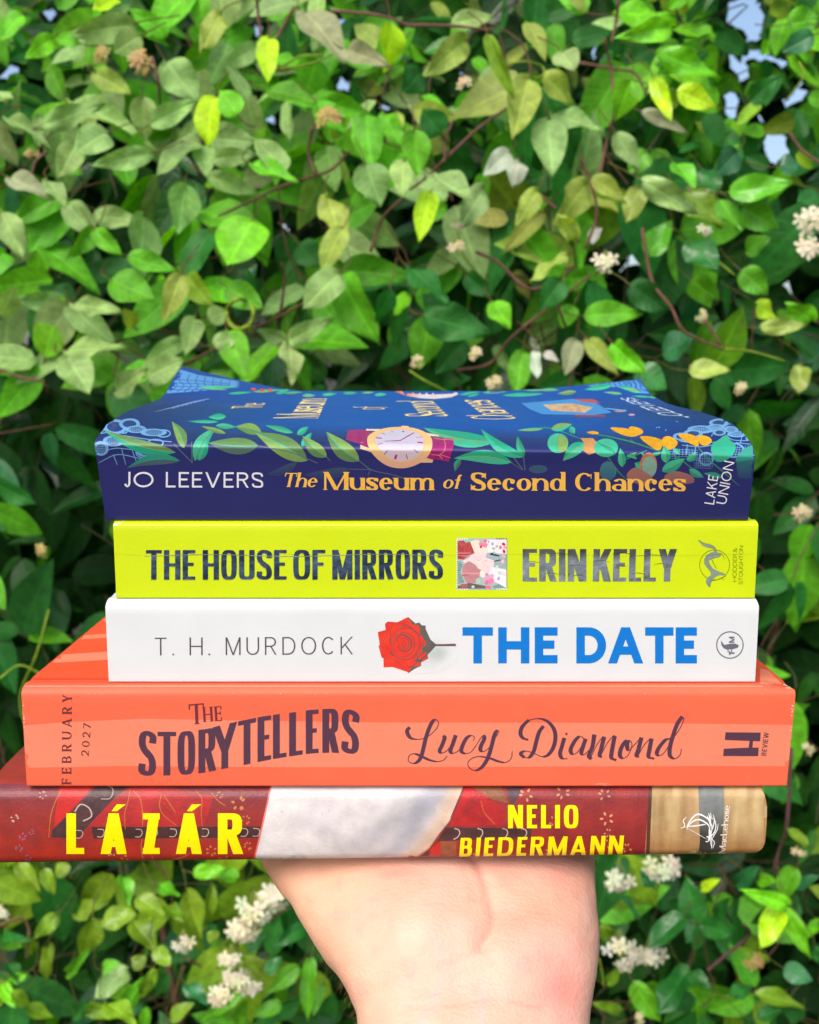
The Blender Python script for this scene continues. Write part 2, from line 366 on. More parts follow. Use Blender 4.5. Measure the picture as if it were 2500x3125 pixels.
# ------------------------------------------------------------------ flat artwork printed onto a cover
class Art:
    def __init__(s): s.items = []
    def poly(s, pts, col): s.items.append(([(float(x), float(y)) for x, y in pts], col)); return s
    def polys(s, ps, col):
        for p in ps: s.poly(p, col)
        return s
    def text(s, txt, st, p0, p1, h, col, shear=0., up=None, warp=None):
        p0, p1 = np.array(p0, float), np.array(p1, float); L = np.hypot(*(p1-p0)); e = (p1-p0)/L
        u = np.array([e[1], -e[0]]) if up is None else np.array(up, float)/np.hypot(*up)
        for g in layout(txt, st, L/h):
            q = []
            for x, y in g:
                x += y*shear
                q.append(tuple(p0+e*(x*h)+u*(y*h)) if warp is None else warp(x*h/L, y))
            s.poly(q, col)
        return s
    def stroke(s, P, w, col, k=7, closed=False, taper=0.):
        pts = crom(P, k, closed)
        if closed: pts.append(pts[0])
        return s.polys(sweep(pts, lambda i, t: w*(1-taper*(2*abs(i-.5))**2)), col)
    def script(s, P, thick, thin, col, k=8):
        pts = crom(P, k)
        return s.polys(sweep(pts, lambda i, t: thin+(thick-thin)*max(0, t[1])**.8), col)
    def ellipse(s, cx, cy, rx, ry, col, rot=0., n=28):
        c, r = math.cos(rot), math.sin(rot)
        return s.poly([(cx+rx*math.cos(a)*c-ry*math.sin(a)*r, cy+rx*math.cos(a)*r+ry*math.sin(a)*c) for a in np.linspace(0, 2*math.pi, n, endpoint=False)], col)
    def ring(s, cx, cy, rx, ry, w, col, n=36):
        A = np.linspace(0, 2*math.pi, n+1)
        for a, b in zip(A, A[1:]):
            s.poly([(cx+rx*math.cos(a), cy+ry*math.sin(a)), (cx+rx*math.cos(b), cy+ry*math.sin(b)),
                    (cx+(rx-w)*math.cos(b), cy+(ry-w)*math.sin(b)), (cx+(rx-w)*math.cos(a), cy+(ry-w)*math.sin(a))], col)
        return s
    def leaf(s, b, t, w, col, col2=None, bend=0., rib=None):
        """a painted leaf from its base to its tip, one half lighter"""
        b, t = np.array(b, float), np.array(t, float); d = t-b; n = np.array([-d[1], d[0]])/np.hypot(*d)
        T = np.linspace(0, 1, 13); prof = np.sin(np.pi*T**.85)**.9*(1-.25*T)
        mid = [b+d*q+n*bend*math.sin(math.pi*q) for q in T]
        up = [m+n*w*.5*p for m, p in zip(mid, prof)]; dn = [m-n*w*.5*p for m, p in zip(mid, prof)]
        s.poly(up+mid[::-1][1:-1], col); s.poly(mid+dn[::-1][1:-1], col2 or col)
        if rib: s.stroke([mid[0], mid[4], mid[8], mid[12]], max(1.2, w*.05), rib, k=4, taper=.7)
        return s
    def build(s, name, parent, bvh, mat, lift=3e-5, maxlen=40.):
        V = []; F = []
        for pts, c in s.items:
            q = []
            for a, b in zip(pts, pts[1:]+pts[:1]):
                k = max(1, int(math.hypot(b[0]-a[0], b[1]-a[1])/maxlen))
                for j in range(k):
                    q.append((a[0]+(b[0]-a[0])*j/k, a[1]+(b[1]-a[1])*j/k))
            ar = sum(x0*y1-x1*y0 for (x0, y0), (x1, y1) in zip(q, q[1:]+q[:1]))
            if abs(ar) < 1e-3: F.append(None); continue
            F.append(list(range(len(V), len(V)+len(q)))); V += q
        ed = set()
        for f in F:
            if f:
                for i, j in zip(f, f[1:]+f[:1]): ed.add((i, j))
        vc, _, fc, _, _, _ = delaunay_2d_cdt([Vector(v) for v in V], list(ed), [], 0, 1e-3)
        T3 = np.array([[tuple(vc[i]) for i in f[:3]] for f in fc]); cen = T3.mean(1); own = np.full(len(T3), -1)
        order = np.argsort(cen[:, 0]); sx = cen[order, 0]
        for k, (f, it) in enumerate(zip(F, s.items)):
            if not f: continue
            q = np.array(it[0]); lo, hi = q.min(0), q.max(0)
            c = order[np.searchsorted(sx, lo[0]):np.searchsorted(sx, hi[0], 'right')]
            c = c[(cen[c, 1] >= lo[1]) & (cen[c, 1] <= hi[1])]
            if not len(c): continue
            x, y = cen[c, 0][:, None], cen[c, 1][:, None]; p, r = q, np.roll(q, -1, 0)
            cr = (r[:, 0]-p[:, 0])*(y-p[:, 1])-(x-p[:, 0])*(r[:, 1]-p[:, 1])
            wn = (((p[:, 1] <= y) & (r[:, 1] > y) & (cr > 0)).sum(1)-((p[:, 1] > y) & (r[:, 1] <= y) & (cr < 0)).sum(1))
            own[c[wn != 0]] = k
        hits = {}
        def cast(p):
            k = (round(p[0], 3), round(p[1], 3))
            if k not in hits:
                d = Vector(ray(*p)).normalized(); h, nn, _, _ = bvh.ray_cast(Vector(CO), d)
                hits[k] = None if h is None else (h, nn if nn.dot(d) < 0 else -nn)
            return hits[k]
        def bends(p, q):
            a, b, m = cast(p), cast(q), cast(((p[0]+q[0])/2, (p[1]+q[1])/2))
            return bool(a and b and m) and ((a[0]+b[0])*.5-m[0]).length > 2.2e-5 and abs(((a[0]+b[0])*.5-m[0]).dot(m[1])) > 1.2e-5
        tris = [(tuple(map(tuple, T3[i])), s.items[own[i]][1]) for i in range(len(T3)) if own[i] >= 0 and s.items[own[i]][1] is not None]
        out = []
        while tris:                       # split triangles that are long or that the card bends under
            (a, b, c), col = tris.pop()
            la, lb, lc = [math.hypot(p[0]-q[0], p[1]-q[1]) for p, q in ((a, b), (b, c), (c, a))]
            l = max(la, lb, lc)
            if l <= maxlen and (l < 4 or not (bends(a, b) or bends(b, c) or bends(c, a))): out.append(((a, b, c), col)); continue
            if l == lb: a, b, c = b, c, a
            elif l == lc: a, b, c = c, a, b
            m = ((a[0]+b[0])/2, (a[1]+b[1])/2)
            tris += [((a, m, c), col), ((m, b, c), col)]
        cache = {}; VV = []; CC = []; FF = []
        def vert(p, col):
            c = col(*p) if callable(col) else col
            key = (round(p[0], 3), round(p[1], 3), tuple(np.round(c, 4)))
            if key in cache: return cache[key]
            hh = cast(p)
            if hh is None: cache[key] = -1; return -1
            h, nn = hh
            VV.append(h+nn*lift-parent.location); CC.append(c); cache[key] = len(VV)-1
            return len(VV)-1
        for T, col in out:
            i = [vert(p, col) for p in T]
            if min(i) < 0 or len(set(i)) < 3: continue
            if max((VV[i[0]]-VV[i[1]]).length, (VV[i[1]]-VV[i[2]]).length, (VV[i[2]]-VV[i[0]]).length) > .05: continue
            n = (VV[i[1]]-VV[i[0]]).cross(VV[i[2]]-VV[i[0]])
            FF.append(i if n.y < 0 or n.z > 0 else i[::-1])
        me = mesh(name, VV, FF, smooth=False, cols=CC)
        return link(name, me, parent, mat)
# ------------------------------------------------------------------ books
_lat = rng.random((128, 128))
def vn(x, y):
    xi, yi = math.floor(x), math.floor(y); fx, fy = x-xi, y-yi
    fx = fx*fx*(3-2*fx); fy = fy*fy*(3-2*fy); g = lambda a, b: _lat[a % 128, b % 128]
    return (g(xi, yi)*(1-fx)+g(xi+1, yi)*fx)*(1-fy)+(g(xi, yi+1)*(1-fx)+g(xi+1, yi+1)*fx)*fy
def fbm(x, y): return (vn(x, y)+.5*vn(2.03*x+7, 2.03*y)+.25*vn(4.1*x, 4.1*y+3))/1.75
def mixc(a, b, t):
    t = min(1, max(0, t)); return tuple(p+(q-p)*t for p, q in zip(a, b))
PAGES = page_mat()

def make_book(name, label, x0, x1, y0, depth, z0, z1, rt, rb, colfn, cover_mat, deform=None, thick=.0004, inset=.0003, nx=64, group='books stacked on the hand'):
    """rt, rb: (height, depth) of the rounding of the spine's upper and lower edge"""
    root = empty(name, ((x0+x1)/2, y0+depth/2, z0)); tag(root, label, 'book', group)
    T = z1-z0; L = x1-x0; prof = []
    ny = 40
    def yy(i): return depth*(1-(i/ny))
    for i in range(ny):
        y = yy(i)
        if y > rb[1]*1.02: prof.append((y, 0.))
    for a in np.linspace(0, math.pi/2, 9): prof.append((rb[1]*(1-math.sin(a)), rb[0]*(1-math.cos(a))))
    for q in np.linspace(0, 1, 14)[1:-1]: prof.append((0, rb[0]+(T-rb[0]-rt[0])*q))
    for a in np.linspace(0, math.pi/2, 9): prof.append((rt[1]*(1-math.cos(a)), T-rt[0]*(1-math.sin(a))))
    for i in range(ny)[::-1]:
        y = yy(i)
        if y > rt[1]*1.02: prof.append((y, T))
    # inner side of the card, by offsetting the profile
    P = np.array(prof); tg = np.gradient(P, axis=0); tg /= np.linalg.norm(tg, axis=1)[:, None]
    inn = P+np.stack([tg[:, 1], -tg[:, 0]], 1)*thick*1.0
    def dz(u, y, z):
        p = np.array([x0+u*L, y0+y, z0+z])
        return deform(u, y, z, T, p) if deform else p
    m = len(prof); V = []; C = []
    for side, PR in ((0, P), (1, inn)):
        for i in range(nx+1):
            u = i/nx
            for j in range(m):
                V.append(dz(u, *PR[j])); C.append(colfn(u, j/(m-1), P[j][0], P[j][1], T) if side == 0 else (.75, .72, .66))
    F = []; K = (nx+1)*m
    for i in range(nx):
        for j in range(m-1):
            a = i*m+j
            F.append((a, a+m, a+m+1, a+1)); F.append((K+a, K+a+1, K+a+m+1, K+a+m))
    for j in range(m-1):
        F.append((j, j+1, K+j+1, K+j)); a = nx*m+j; F.append((a+1, a, K+a, K+a+1))
    for i in range(nx):
        for j in (0, m-1):
            a = i*m+j; q = (a, K+a, K+a+m, a+m); F.append(q if j == 0 else q[::-1])
    W = [Vector(v) for v in V]
    nouter = [f for f in F if max(f) < K]
    bvh = BVHTree.FromPolygons(W, nouter)
    me = mesh(name+'_cover', [v-root.location for v in W], F, cols=C, sharp=45)
    cov = link('cover', me, root, cover_mat)
    # page block
    ring = []
    g = thick*1.15; yb = max(rt[1], rb[1])*.35+thick
    for q in np.linspace(0, 1, 20): ring.append((depth-.0006-(depth-.0006-yb)*q, g))
    ring += [(yb, g+(T-2*g)*q) for q in np.linspace(0, 1, 8)[1:-1]]
    for q in np.linspace(0, 1, 20): ring.append((yb+(depth-.0006-yb)*q, T-g))
    ring += [(depth-.0006, T-g-(T-2*g)*q) for q in np.linspace(0, 1, 8)[1:-1]]
    V = []; F = []; r = len(ring); npx = 24; iu = inset/L
    for i in range(npx+1):
        for y, z in ring: V.append(Vector(dz(iu+(1-2*iu)*i/npx, y, z))-root.location)
    for i in range(npx):
        for j in range(r):
            a = i*r+j; b = i*r+(j+1) % r; F.append((a, b, b+r, a+r))
    F.append(tuple(range(r))[::-1]); F.append(tuple(npx*r+j for j in range(r)))
    link('page_block', mesh('pages', V, F, smooth=False), root, PAGES)
    return root, bvh

ZB = lambda px, py, y: at(px, py, y)
sm = lambda a, b, x: (lambda t: t*t*(3-2*t))(min(1, max(0, (x-a)/(b-a))))

# ================= red jacketed hardback, lowest of the stack
JACKET = print_mat('jacket_paper', .42, .4, .22, 130, (1, 1, 1), bump=.05, gain=.92)
GLOSS = print_mat('glossy_cover', .42, .4, .03, 60, bump=.02)
MATT = print_mat('matt_cover', .5, .3, .05, 80, bump=.03)
INK = print_mat('printing_ink', .4, .4, .05, 300, bump=.02, gain=.9)
FOIL = print_mat('foil_lettering', .38, .5, .3, 240, bump=.25, bscale=260, metallic=.25)

E_ = EYE
zr0, zr1 = E_-.1626, E_-.1349
def d_red(u, y, z, T, p):
    w_ = z/T
    p[2] += (1-w_)*(.0034*u)
    p[1] -= .0016*(1-(2*w_-1)**2)*(1 if y < .004 else max(0, 1-(y-.004)/.01))
    if y < .03: p[0] -= (.0035*max(0, .25-w_)**2/.0625+.0012*max(0, w_-.75)/.25)*sm(.9, 1, u)
    p[2] -= .0006*math.exp(-((y-.011)/.003)**2)*(1 if w_ > .5 else -1)
    return p
def c_red(u, v, y, z, T):
    if .352 < u < .545 and y < .012 and z < T*.6: return lin(196, 194, 198)
    if u > .829 and y < .02: return lin(176, 132, 80)
    return mixc(lin(156, 48, 42), lin(120, 44, 52), sm(.004, .05, y))
red, bv = make_book('hardback_book', 'dark red hardback with painted jacket and yellow lettering, lowest in the stack',
                    -.1375, .1152, .0005, .152, zr0, zr1, (.004, .005), (.0042, .004), c_red, JACKET, d_red, thick=.0016, inset=.003)
RZ7 = lambda x, y: (x/1.38, 2350+y/1.38)
RZ8 = lambda x, y: (1200+x/1.38, 2350+y/1.38)
def redn(a, b, s=.02, k=1.):
    return lambda x, y: mixc(a, b, (fbm(x*s, y*s)-.5)*2.4*k+.5)
A = Art()
Rd, Rd2 = lin(150, 50, 46), lin(112, 38, 38)
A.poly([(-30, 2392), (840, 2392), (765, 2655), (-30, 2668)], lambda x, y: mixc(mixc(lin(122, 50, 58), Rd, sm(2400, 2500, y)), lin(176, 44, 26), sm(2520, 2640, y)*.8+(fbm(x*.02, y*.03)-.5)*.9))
# brighter red trousers and the braid
A.poly([RZ7(*p) for p in [(250, 62), (400, 60), (225, 250)]], lin(196, 44, 42))
A.poly([RZ7(*p) for p in [(520, 60), (660, 62), (900, 110), (860, 240), (370, 240), (440, 160)]], lambda x, y: mixc(lin(186, 46, 46), lin(150, 46, 48), fbm(x*.03, y*.03)*1.6-.4))
A.poly([RZ7(*p) for p in [(415, 60), (560, 60), (490, 110), (370, 235), (330, 287), (215, 285), (222, 250), (300, 175)]], lambda x, y: mixc(lin(62, 44, 50), lin(96, 62, 62), fbm(x*.05, y*.05)))
A.poly([RZ7(*p) for p in [(385, 240), (1095, 238), (1088, 285), (395, 290)]], lambda x, y: mixc(lin(60, 38, 40), lin(84, 54, 52), fbm(x*.05, y*.05)))
for cx, cy in [(425, 265), (585, 265), (650, 264), (730, 264), (865, 263), (1030, 262), (1080, 262), (335, 270)]:
    A.polys(sweep(crom([RZ7(cx-14, cy-16), RZ7(cx+8, cy-14), RZ7(cx+14, cy), RZ7(cx+4, cy+16), RZ7(cx-16, cy+16)], 5), lambda i, t: 2.4), lin(196, 168, 158))
A.polys(sweep(crom([RZ7(*p) for p in [(315, 175), (340, 145), (375, 160), (385, 195), (350, 215)]], 6), lambda i, t: 4), lin(196, 170, 160))
A.polys(sweep(crom([RZ7(*p) for p in [(440, 62), (475, 80), (465, 118), (425, 122)]], 6), lambda i, t: 3), lin(180, 150, 140))
for P in ([(262, 80), (235, 130), (215, 190), (205, 285)], [(548, 80), (540, 130), (525, 185), (528, 250)], [(560, 85), (590, 120), (600, 180), (600, 240)], [(680, 100), (672, 150), (690, 190), (745, 235)],
          [(825, 90), (850, 120), (848, 180), (852, 235)], [(598, 290), (596, 340), (610, 400)], [(890, 95), (920, 130), (950, 150)], [(640, 360), (650, 395)], [(660, 385), (760, 370), (800, 350)], [(690, 105), (740, 180)]):
    A.stroke([RZ7(*p) for p in P], 3.4, lin(188, 104, 58), taper=.4)
rr = random.Random(3)
for cx, cy, r, c in [(180, 105, 14, (190, 130, 120)), (62, 203, 14, (190, 160, 150)), (95, 280, 12, (150, 110, 140)), (133, 262, 9, (150, 110, 140)), (80, 330, 13, (150, 100, 130)), (118, 370, 12, (140, 100, 140)),
                     (1005, 140, 24, (200, 130, 80)), (890, 340, 18, (196, 120, 80)), (940, 365, 16, (190, 110, 70)), (1035, 210, 16, (196, 110, 70)), (1045, 320, 14, (190, 120, 80)), (470, 370, 16, (196, 130, 90)), (525, 372, 12, (196, 130, 90)), (925, 105, 12, (180, 120, 80))]:
    for k in range(6):
        a = k*math.pi/3+rr.random(); q = RZ7(cx+r*math.cos(a), cy+r*math.sin(a)); A.ellipse(*q, r*.26, r*.17, lin(c), a, 8)
# the pale curtain of cloth in the middle
def wh(x, y):
    c = mixc(lin(222, 214, 212), lin(188, 182, 188), (fbm(x*.007, y*.01)-.35)*1.5)
    d = ((x-1015)*.5+(y-2618)*.865)                       # distance from the fold that runs up to the right
    c = mixc(c, lin(158, 156, 164), .6*math.exp(-((d+10*(fbm(x*.01, y*.01)-.5)*3)/46)**2)*sm(960, 1120, x))
    c = mixc(c, lin(188, 172, 168), .5*sm(40, 120, d))
    ax = np.interp(y, (2404, 2504, 2588, 2635), (1417, 1370, 1309, 1245))-x   # rounded right edge of the pale cloth
    c = mixc(c, lin(150, 152, 166), .6*math.exp(-((ax-95)/42)**2)); c = mixc(c, lin(208, 172, 140), .75*math.exp(-((ax-18)/30)**2))
    return mixc(c, lin(120, 120, 126), .25 if vn(x*.35, y*.35) > .965 else 0)
A.poly([RZ7(1143, 52), RZ7(1062, 430), RZ8(20, 430), RZ8(60, 392), RZ8(150, 325), RZ8(235, 215), RZ8(300, 60)], wh)
A.stroke([RZ7(1145, 55), RZ7(1105, 235), RZ7(1062, 415)], 5, lin(226, 120, 112))
A.stroke([RZ8(308, 70), RZ8(240, 213), RZ8(152, 325), RZ8(60, 396)], 5, lin(196, 150, 122))
# right hand red field
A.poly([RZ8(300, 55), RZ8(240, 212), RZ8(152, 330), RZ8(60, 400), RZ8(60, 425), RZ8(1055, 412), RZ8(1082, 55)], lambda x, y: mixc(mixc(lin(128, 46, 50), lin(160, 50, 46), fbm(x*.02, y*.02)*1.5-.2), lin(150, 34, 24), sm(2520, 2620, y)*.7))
A.poly([RZ8(310, 60), RZ8(380, 100), RZ8(470, 170), RZ8(460, 230), RZ8(240, 235)], lambda x, y: mixc(lin(196, 40, 40), lin(150, 38, 42), fbm(x*.04, y*.04)*1.4-.2))
A.poly([RZ8(310, 60), RZ8(450, 58), RZ8(486, 140), RZ8(420, 125), RZ8(360, 90)], lin(140, 84, 56))
A.poly([RZ8(470, 58), RZ8(560, 58), RZ8(500, 160)], lin(84, 60, 70))
A.poly([RZ8(222, 242), RZ8(585, 245), RZ8(578, 285), RZ8(185, 300)], lambda x, y: mixc(lin(58, 38, 42), lin(90, 56, 56), fbm(x*.05, y*.05)))
for cx in (268, 365, 470, 550):
    A.polys(sweep(crom([RZ8(cx-10, 246), RZ8(cx+8, 252), RZ8(cx+12, 268), RZ8(cx+2, 284), RZ8(cx-14, 292)], 5), lambda i, t: 3), lin(198, 174, 164))
A.poly([RZ8(160, 330), RZ8(200, 300), RZ8(198, 400), RZ8(150, 402)], lin(196, 42, 36))
A.poly([RZ8(200, 300), RZ8(268, 300), RZ8(262, 380), RZ8(200, 392)], lambda x, y: mixc(lin(168, 96, 60), lin(130, 66, 48), fbm(x*.06, y*.06)))
A.poly([RZ8(60, 398), RZ8(150, 340), RZ8(150, 405), RZ8(62, 420)], lin(70, 48, 52))
A.stroke([RZ8(370, 130), RZ8(385, 180), RZ8(430, 230)], 4, lin(190, 80, 50))
for cx, cy, r, c in [(560, 105, 22, (200, 150, 110)), (715, 95, 22, (196, 130, 96)), (890, 105, 20, (190, 130, 100)), (900, 205, 22, (206, 150, 110)), (905, 265, 14, (206, 140, 100)), (985, 330, 16, (206, 140, 90)), (675, 215, 16, (206, 120, 90)), (345, 370, 16, (200, 130, 80)), (655, 345, 12, (206, 130, 90)), (905, 310, 14, (206, 140, 90)), (800, 340, 12, (196, 110, 80))]:
    for k in range(5):
        a = k*1.26+rr.random(); q = RZ8(cx+r*math.cos(a), cy+r*math.sin(a)); A.ellipse(*q, r*.28, r*.17, lin(c), a, 8)
# tan end with a dark band
def tan(x, y):
    t = fbm(x*.045, y*.008)*1.7-.35
    c = mixc(lin(166, 132, 88), lin(204, 176, 126), t)
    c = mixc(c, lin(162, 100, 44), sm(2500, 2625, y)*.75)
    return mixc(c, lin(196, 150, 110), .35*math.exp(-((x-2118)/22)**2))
A.poly([RZ8(1082, 55), RZ8(1062, 412), RZ8(1600, 400), RZ8(1600, 55)], tan)
A.poly([RZ8(1284, 55), RZ8(1390, 55), RZ8(1396, 150), RZ8(1390, 240), RZ8(1376, 400), RZ8(1282, 402), RZ8(1292, 300), RZ8(1288, 150)],
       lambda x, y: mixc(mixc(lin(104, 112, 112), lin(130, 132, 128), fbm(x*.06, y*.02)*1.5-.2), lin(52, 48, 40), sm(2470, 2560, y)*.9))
A.poly([RZ8(1066, 330), RZ8(1076, 55), RZ8(1092, 55), RZ8(1078, 412), RZ8(1062, 412)], lin(96, 56, 44))
A.poly([RZ8(1150, 374), RZ8(1275, 338), RZ8(1280, 356), RZ8(1230, 372)], lin(206, 186, 124))
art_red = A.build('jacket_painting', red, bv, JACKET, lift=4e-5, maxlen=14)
YEL = lin(250, 232, 0)
COND = Style(.26, .2, 3.2, tr=.2, sp=.3)
A = Art()
def lz(ch, x0, x1, y0=2606., y1=2482., st=Style(.27, .2, 3.)):
    A.text(ch, st, RZ7(x0, 353), RZ7(x1, 353), 124, YEL)
LZ = Style(.235, .15, 3, bar=.17)
for ch, a, b in (('L', 280, 355), ('Á', 425, 533), ('Z', 602, 673), ('Á', 742, 850), ('R', 918, 1024)):
    A.text(ch, LZ, RZ7(a, 353), RZ7(b, 353), 124, YEL)
A.build('title_lettering', red, bv, INK, lift=1e-4)
A = Art()
NB = Style(.21, .15, 3.2, tr=.17, wm=dict(E=.42, L=.42, N=.62, O=.6))
A.text('NELIO', NB, RZ8(484, 245), RZ8(780, 245), 71, YEL)
NB2 = Style(.225, .15, 3.2, tr=.21, wm=dict(E=.44, N=.66, M=.86, B=.56, A=.72), bar=.15)
A.text('BIEDERMANN', NB2, RZ8(278, 364), RZ8(966, 354), 57, YEL, shear=.1)
A.build('author_lettering', red, bv, INK, lift=1e-4)
A = Art(); M8 = lambda x, y: (2000+x/4.9286, 2400+y/4.9286); WHT = lin(246, 242, 244)
A.text('MacLehose', Style(.13, .055, 2, xh=.64, tr=.1, ser=.05, sh=.05), M8(1052, 1000), M8(1122, 285), 19.5, WHT, up=(-1, .06))
for P, w_ in (([(480, 630), (500, 560), (570, 460), (640, 418), (720, 440), (800, 500), (830, 590)], 4.8), ([(490, 610), (540, 545), (620, 500), (700, 510), (790, 570), (825, 640)], 4.6), ([(500, 600), (640, 588), (765, 565)], 4),
              ([(470, 455), (440, 490), (420, 520), (440, 570), (430, 610), (385, 625), (465, 605)], 3), ([(480, 580), (478, 655)], 2), ([(490, 630), (640, 715), (780, 795)], 1.6), ([(800, 400), (820, 470), (830, 560), (850, 640)], 3.4),
              ([(828, 395), (838, 450), (830, 530), (860, 610)], 3), ([(870, 425), (890, 500), (870, 600), (840, 700), (850, 830), (850, 935)], 3.2), ([(850, 470), (900, 520), (910, 620), (880, 700), (830, 760), (830, 830), (850, 930)], 3.2),
              ([(945, 560), (930, 650), (880, 740), (850, 800)], 2.6), ([(815, 630), (820, 740), (800, 820)], 7.5), ([(770, 745), (800, 770)], 4), ([(752, 825), (800, 830)], 3.4), ([(850, 790), (890, 840), (865, 925)], 2.6), ([(780, 440), (800, 480), (825, 510)], 3)):
    A.stroke([M8(*p) for p in P], w_, WHT, taper=.55)
A.build('publisher_mark', red, bv, INK, lift=1e-4, maxlen=30)

# ================= orange paperback
zo0, zo1 = E_-.1348, E_-.1013
OR1, OR2 = lin(255, 114, 80), lin(255, 144, 112)
def d_or(u, y, z, T, p):
    w_ = z/T
    if y < .02: p[0] -= .0012*(1-w_)*sm(.8, 1, u)
    p[2] -= .0005*math.exp(-((y-.0075)/.0016)**2)*(1 if w_ > .5 else -1)
    if w_ > .8: p[2] -= .0016*sm(.955, 1, u)**2*sm(.0, .004, y)
    return p
orange, bv = make_book('paperback_book', 'thick coral orange paperback with dark purple lettering, directly under the white book',
                       -.1232, .1226, 0., .153, zo0, zo1, (.0030, .0048), (.0008, .0008), lambda u, v, y, z, T: mixc(OR1, lin(250, 84, 44), sm(.001, .006, y)*.8), MATT, d_or)
O5 = lambda x, y: (x/1.38, 1880+y/1.38); O6 = lambda x, y: (1200+x/1.38, 2040+y/1.38)
A = Art()
A.poly([O5(80, 462), O5(300, 446), O5(600, 432), O5(1000, 440), O6(0, 228), O6(600, 228), O6(1100, 230), O6(1700, 238), O6(1700, 412), O6(1100, 412), O6(0, 416), O5(1200, 637), O5(500, 632), O5(80, 640)], OR2)
for a, b, c, d in ((0, 22, 40, 62), (75, 92, 120, 140), (150, 185, 200, 232)):
    A.poly([O5(60, a+26), O5(455, a), O5(455, b), O5(60, b+22)], OR2)
A.poly([(2320, 2040), (2345, 2046), (2390, 2090), (2320, 2088)], OR2)
A.poly([O5(95, 262), O5(456, 262), O5(456, 268), O5(95, 270)], lin(236, 70, 40))
rs = random.Random(9)
def wear(A, x0, y0, x1, y1, n, sz, c=(255, 226, 206)):
    for k in range(n):
        t = rs.random(); x = x0+(x1-x0)*t+rs.gauss(0, 1); y = y0+(y1-y0)*t+rs.gauss(0, 1); r = sz*rs.uniform(.3, 1)
        A.poly([(x+r*math.cos(q)*rs.uniform(.5, 1.8), y+r*math.sin(q)*rs.uniform(.4, 1.)) for q in np.linspace(0, 6.28, 7)[:-1]], lin(c))
wear(A, 72, 2130, 74, 2395, 26, 2.6); wear(A, 2419, 2140, 2409, 2390, 30, 2.6); wear(A, 80, 2116, 2400, 2119, 46, 1.8, (255, 166, 136)); wear(A, 100, 2150, 2380, 2380, 26, 1.5, (255, 160, 130)); wear(A, 1810, 2392, 1850, 2396, 12, 3, (255, 160, 130))
A.stroke([(1815, 2398), (1830, 2391), (1852, 2392), (1870, 2398)], 2, lin(255, 158, 128), taper=.6)
A.build('printed_bands', orange, bv, MATT, lift=4e-5, maxlen=16)
PUR = lin(84, 52, 72); PUR2 = lin(116, 40, 52)
A = Art()
tops = [(560, 483), (620, 484), (700, 490), (782, 485), (870, 476), (945, 456), (1040, 436), (1115, 421), (1180, 412), (1245, 404), (1314, 394), (1395, 390), (1475, 394), (1530, 402)]
bots = [(560, 673), (620, 672), (700, 671), (782, 668), (870, 658), (945, 642), (1040, 625), (1115, 608), (1180, 597), (1245, 587), (1314, 577), (1395, 575), (1475, 579), (1530, 582)]
tx, ty = zip(*tops); bx, by = zip(*bots)
ST = Style(.15, .095, 3.4)
for ch, a, b in (('S', 585, 657), ('T', 664, 742), ('O', 748, 822), ('R', 836, 910), ('Y', 896, 998), ('T', 1003, 1078), ('E', 1085, 1142), ('L', 1150, 1207), ('L', 1218, 1275), ('E', 1288, 1342), ('R', 1358, 1428), ('S', 1440, 1512)):
    def wp(u, v, a=a, b=b):
        x = a+(b-a)*u; t = np.interp(x, tx, ty); q = np.interp(x, bx, by)
        return O5(x, q+(t-q)*v)
    A.text(ch, Style(.155, .1, 3.4), O5(a, 600), O5(b, 600), 134, PUR, warp=wp)
SER = Style(.15, .06, 2, tr=.16, ser=.05, sh=.04)
A.text('T', SER, O5(798, 458), O5(862, 452), 62, PUR2, shear=.05)
A.text('HE', SER, O5(858, 446), O5(936, 441), 45, PUR2)
A.build('title_lettering', orange, bv, INK, lift=9e-5)
A = Art(); ZA = lambda P: [(1200+x/2.875, 2150+y/2.875) for x, y in P]; ZC = lambda P: [(1750+x/2.5746, 2150+y/2.5746) for x, y in P]
for P in ([(145, 198), (122, 235), (150, 290), (210, 305), (275, 295), (330, 262), (385, 205), (397, 155), (375, 132), (345, 150), (315, 210), (285, 300), (262, 400), (240, 470), (205, 508), (165, 515), (133, 490), (145, 445), (190, 432), (250, 455), (320, 487), (390, 500), (445, 485), (475, 450)],
          [(437, 273), (452, 292), (428, 360), (408, 405), (428, 425), (470, 405), (520, 340), (548, 270)], [(550, 268), (522, 350), (502, 405), (522, 428), (560, 415), (592, 388)],
          [(705, 318), (712, 285), (680, 272), (640, 300), (605, 370), (600, 410), (632, 430), (680, 418), (720, 370), (765, 300), (790, 272), (800, 300), (772, 360), (767, 400), (800, 410), (850, 370), (890, 300), (922, 255)],
          [(925, 252), (928, 232), (910, 232), (890, 265), (870, 340), (845, 430), (815, 500), (770, 556), (715, 578), (665, 550), (660, 500), (710, 464), (770, 457), (850, 472), (930, 500), (990, 508), (1036, 470), (1045, 410)],
          [(1190, 136), (1136, 190), (1117, 250), (1138, 292), (1185, 310)], [(1185, 139), (1270, 122), (1350, 145), (1408, 210), (1424, 290), (1404, 380), (1360, 440), (1318, 460)],
          [(1330, 460), (1290, 452), (1225, 424), (1160, 408), (1120, 430), (1150, 465)], [(1320, 188), (1282, 240), (1257, 320), (1233, 410), (1195, 462), (1150, 465)],
          [(1503, 292), (1480, 370), (1465, 430), (1482, 470), (1528, 476)], [(1672, 318), (1665, 290), (1630, 283), (1587, 330), (1557, 400), (1577, 435), (1620, 415), (1668, 340)], [(1690, 300), (1662, 380), (1652, 425), (1676, 438), (1722, 398)]):
    A.script(ZA(P), 12.5, 2.6, PUR)
A.ellipse(1200+1520/2.875, 2150+258/2.875, 3.6, 4.2, PUR)
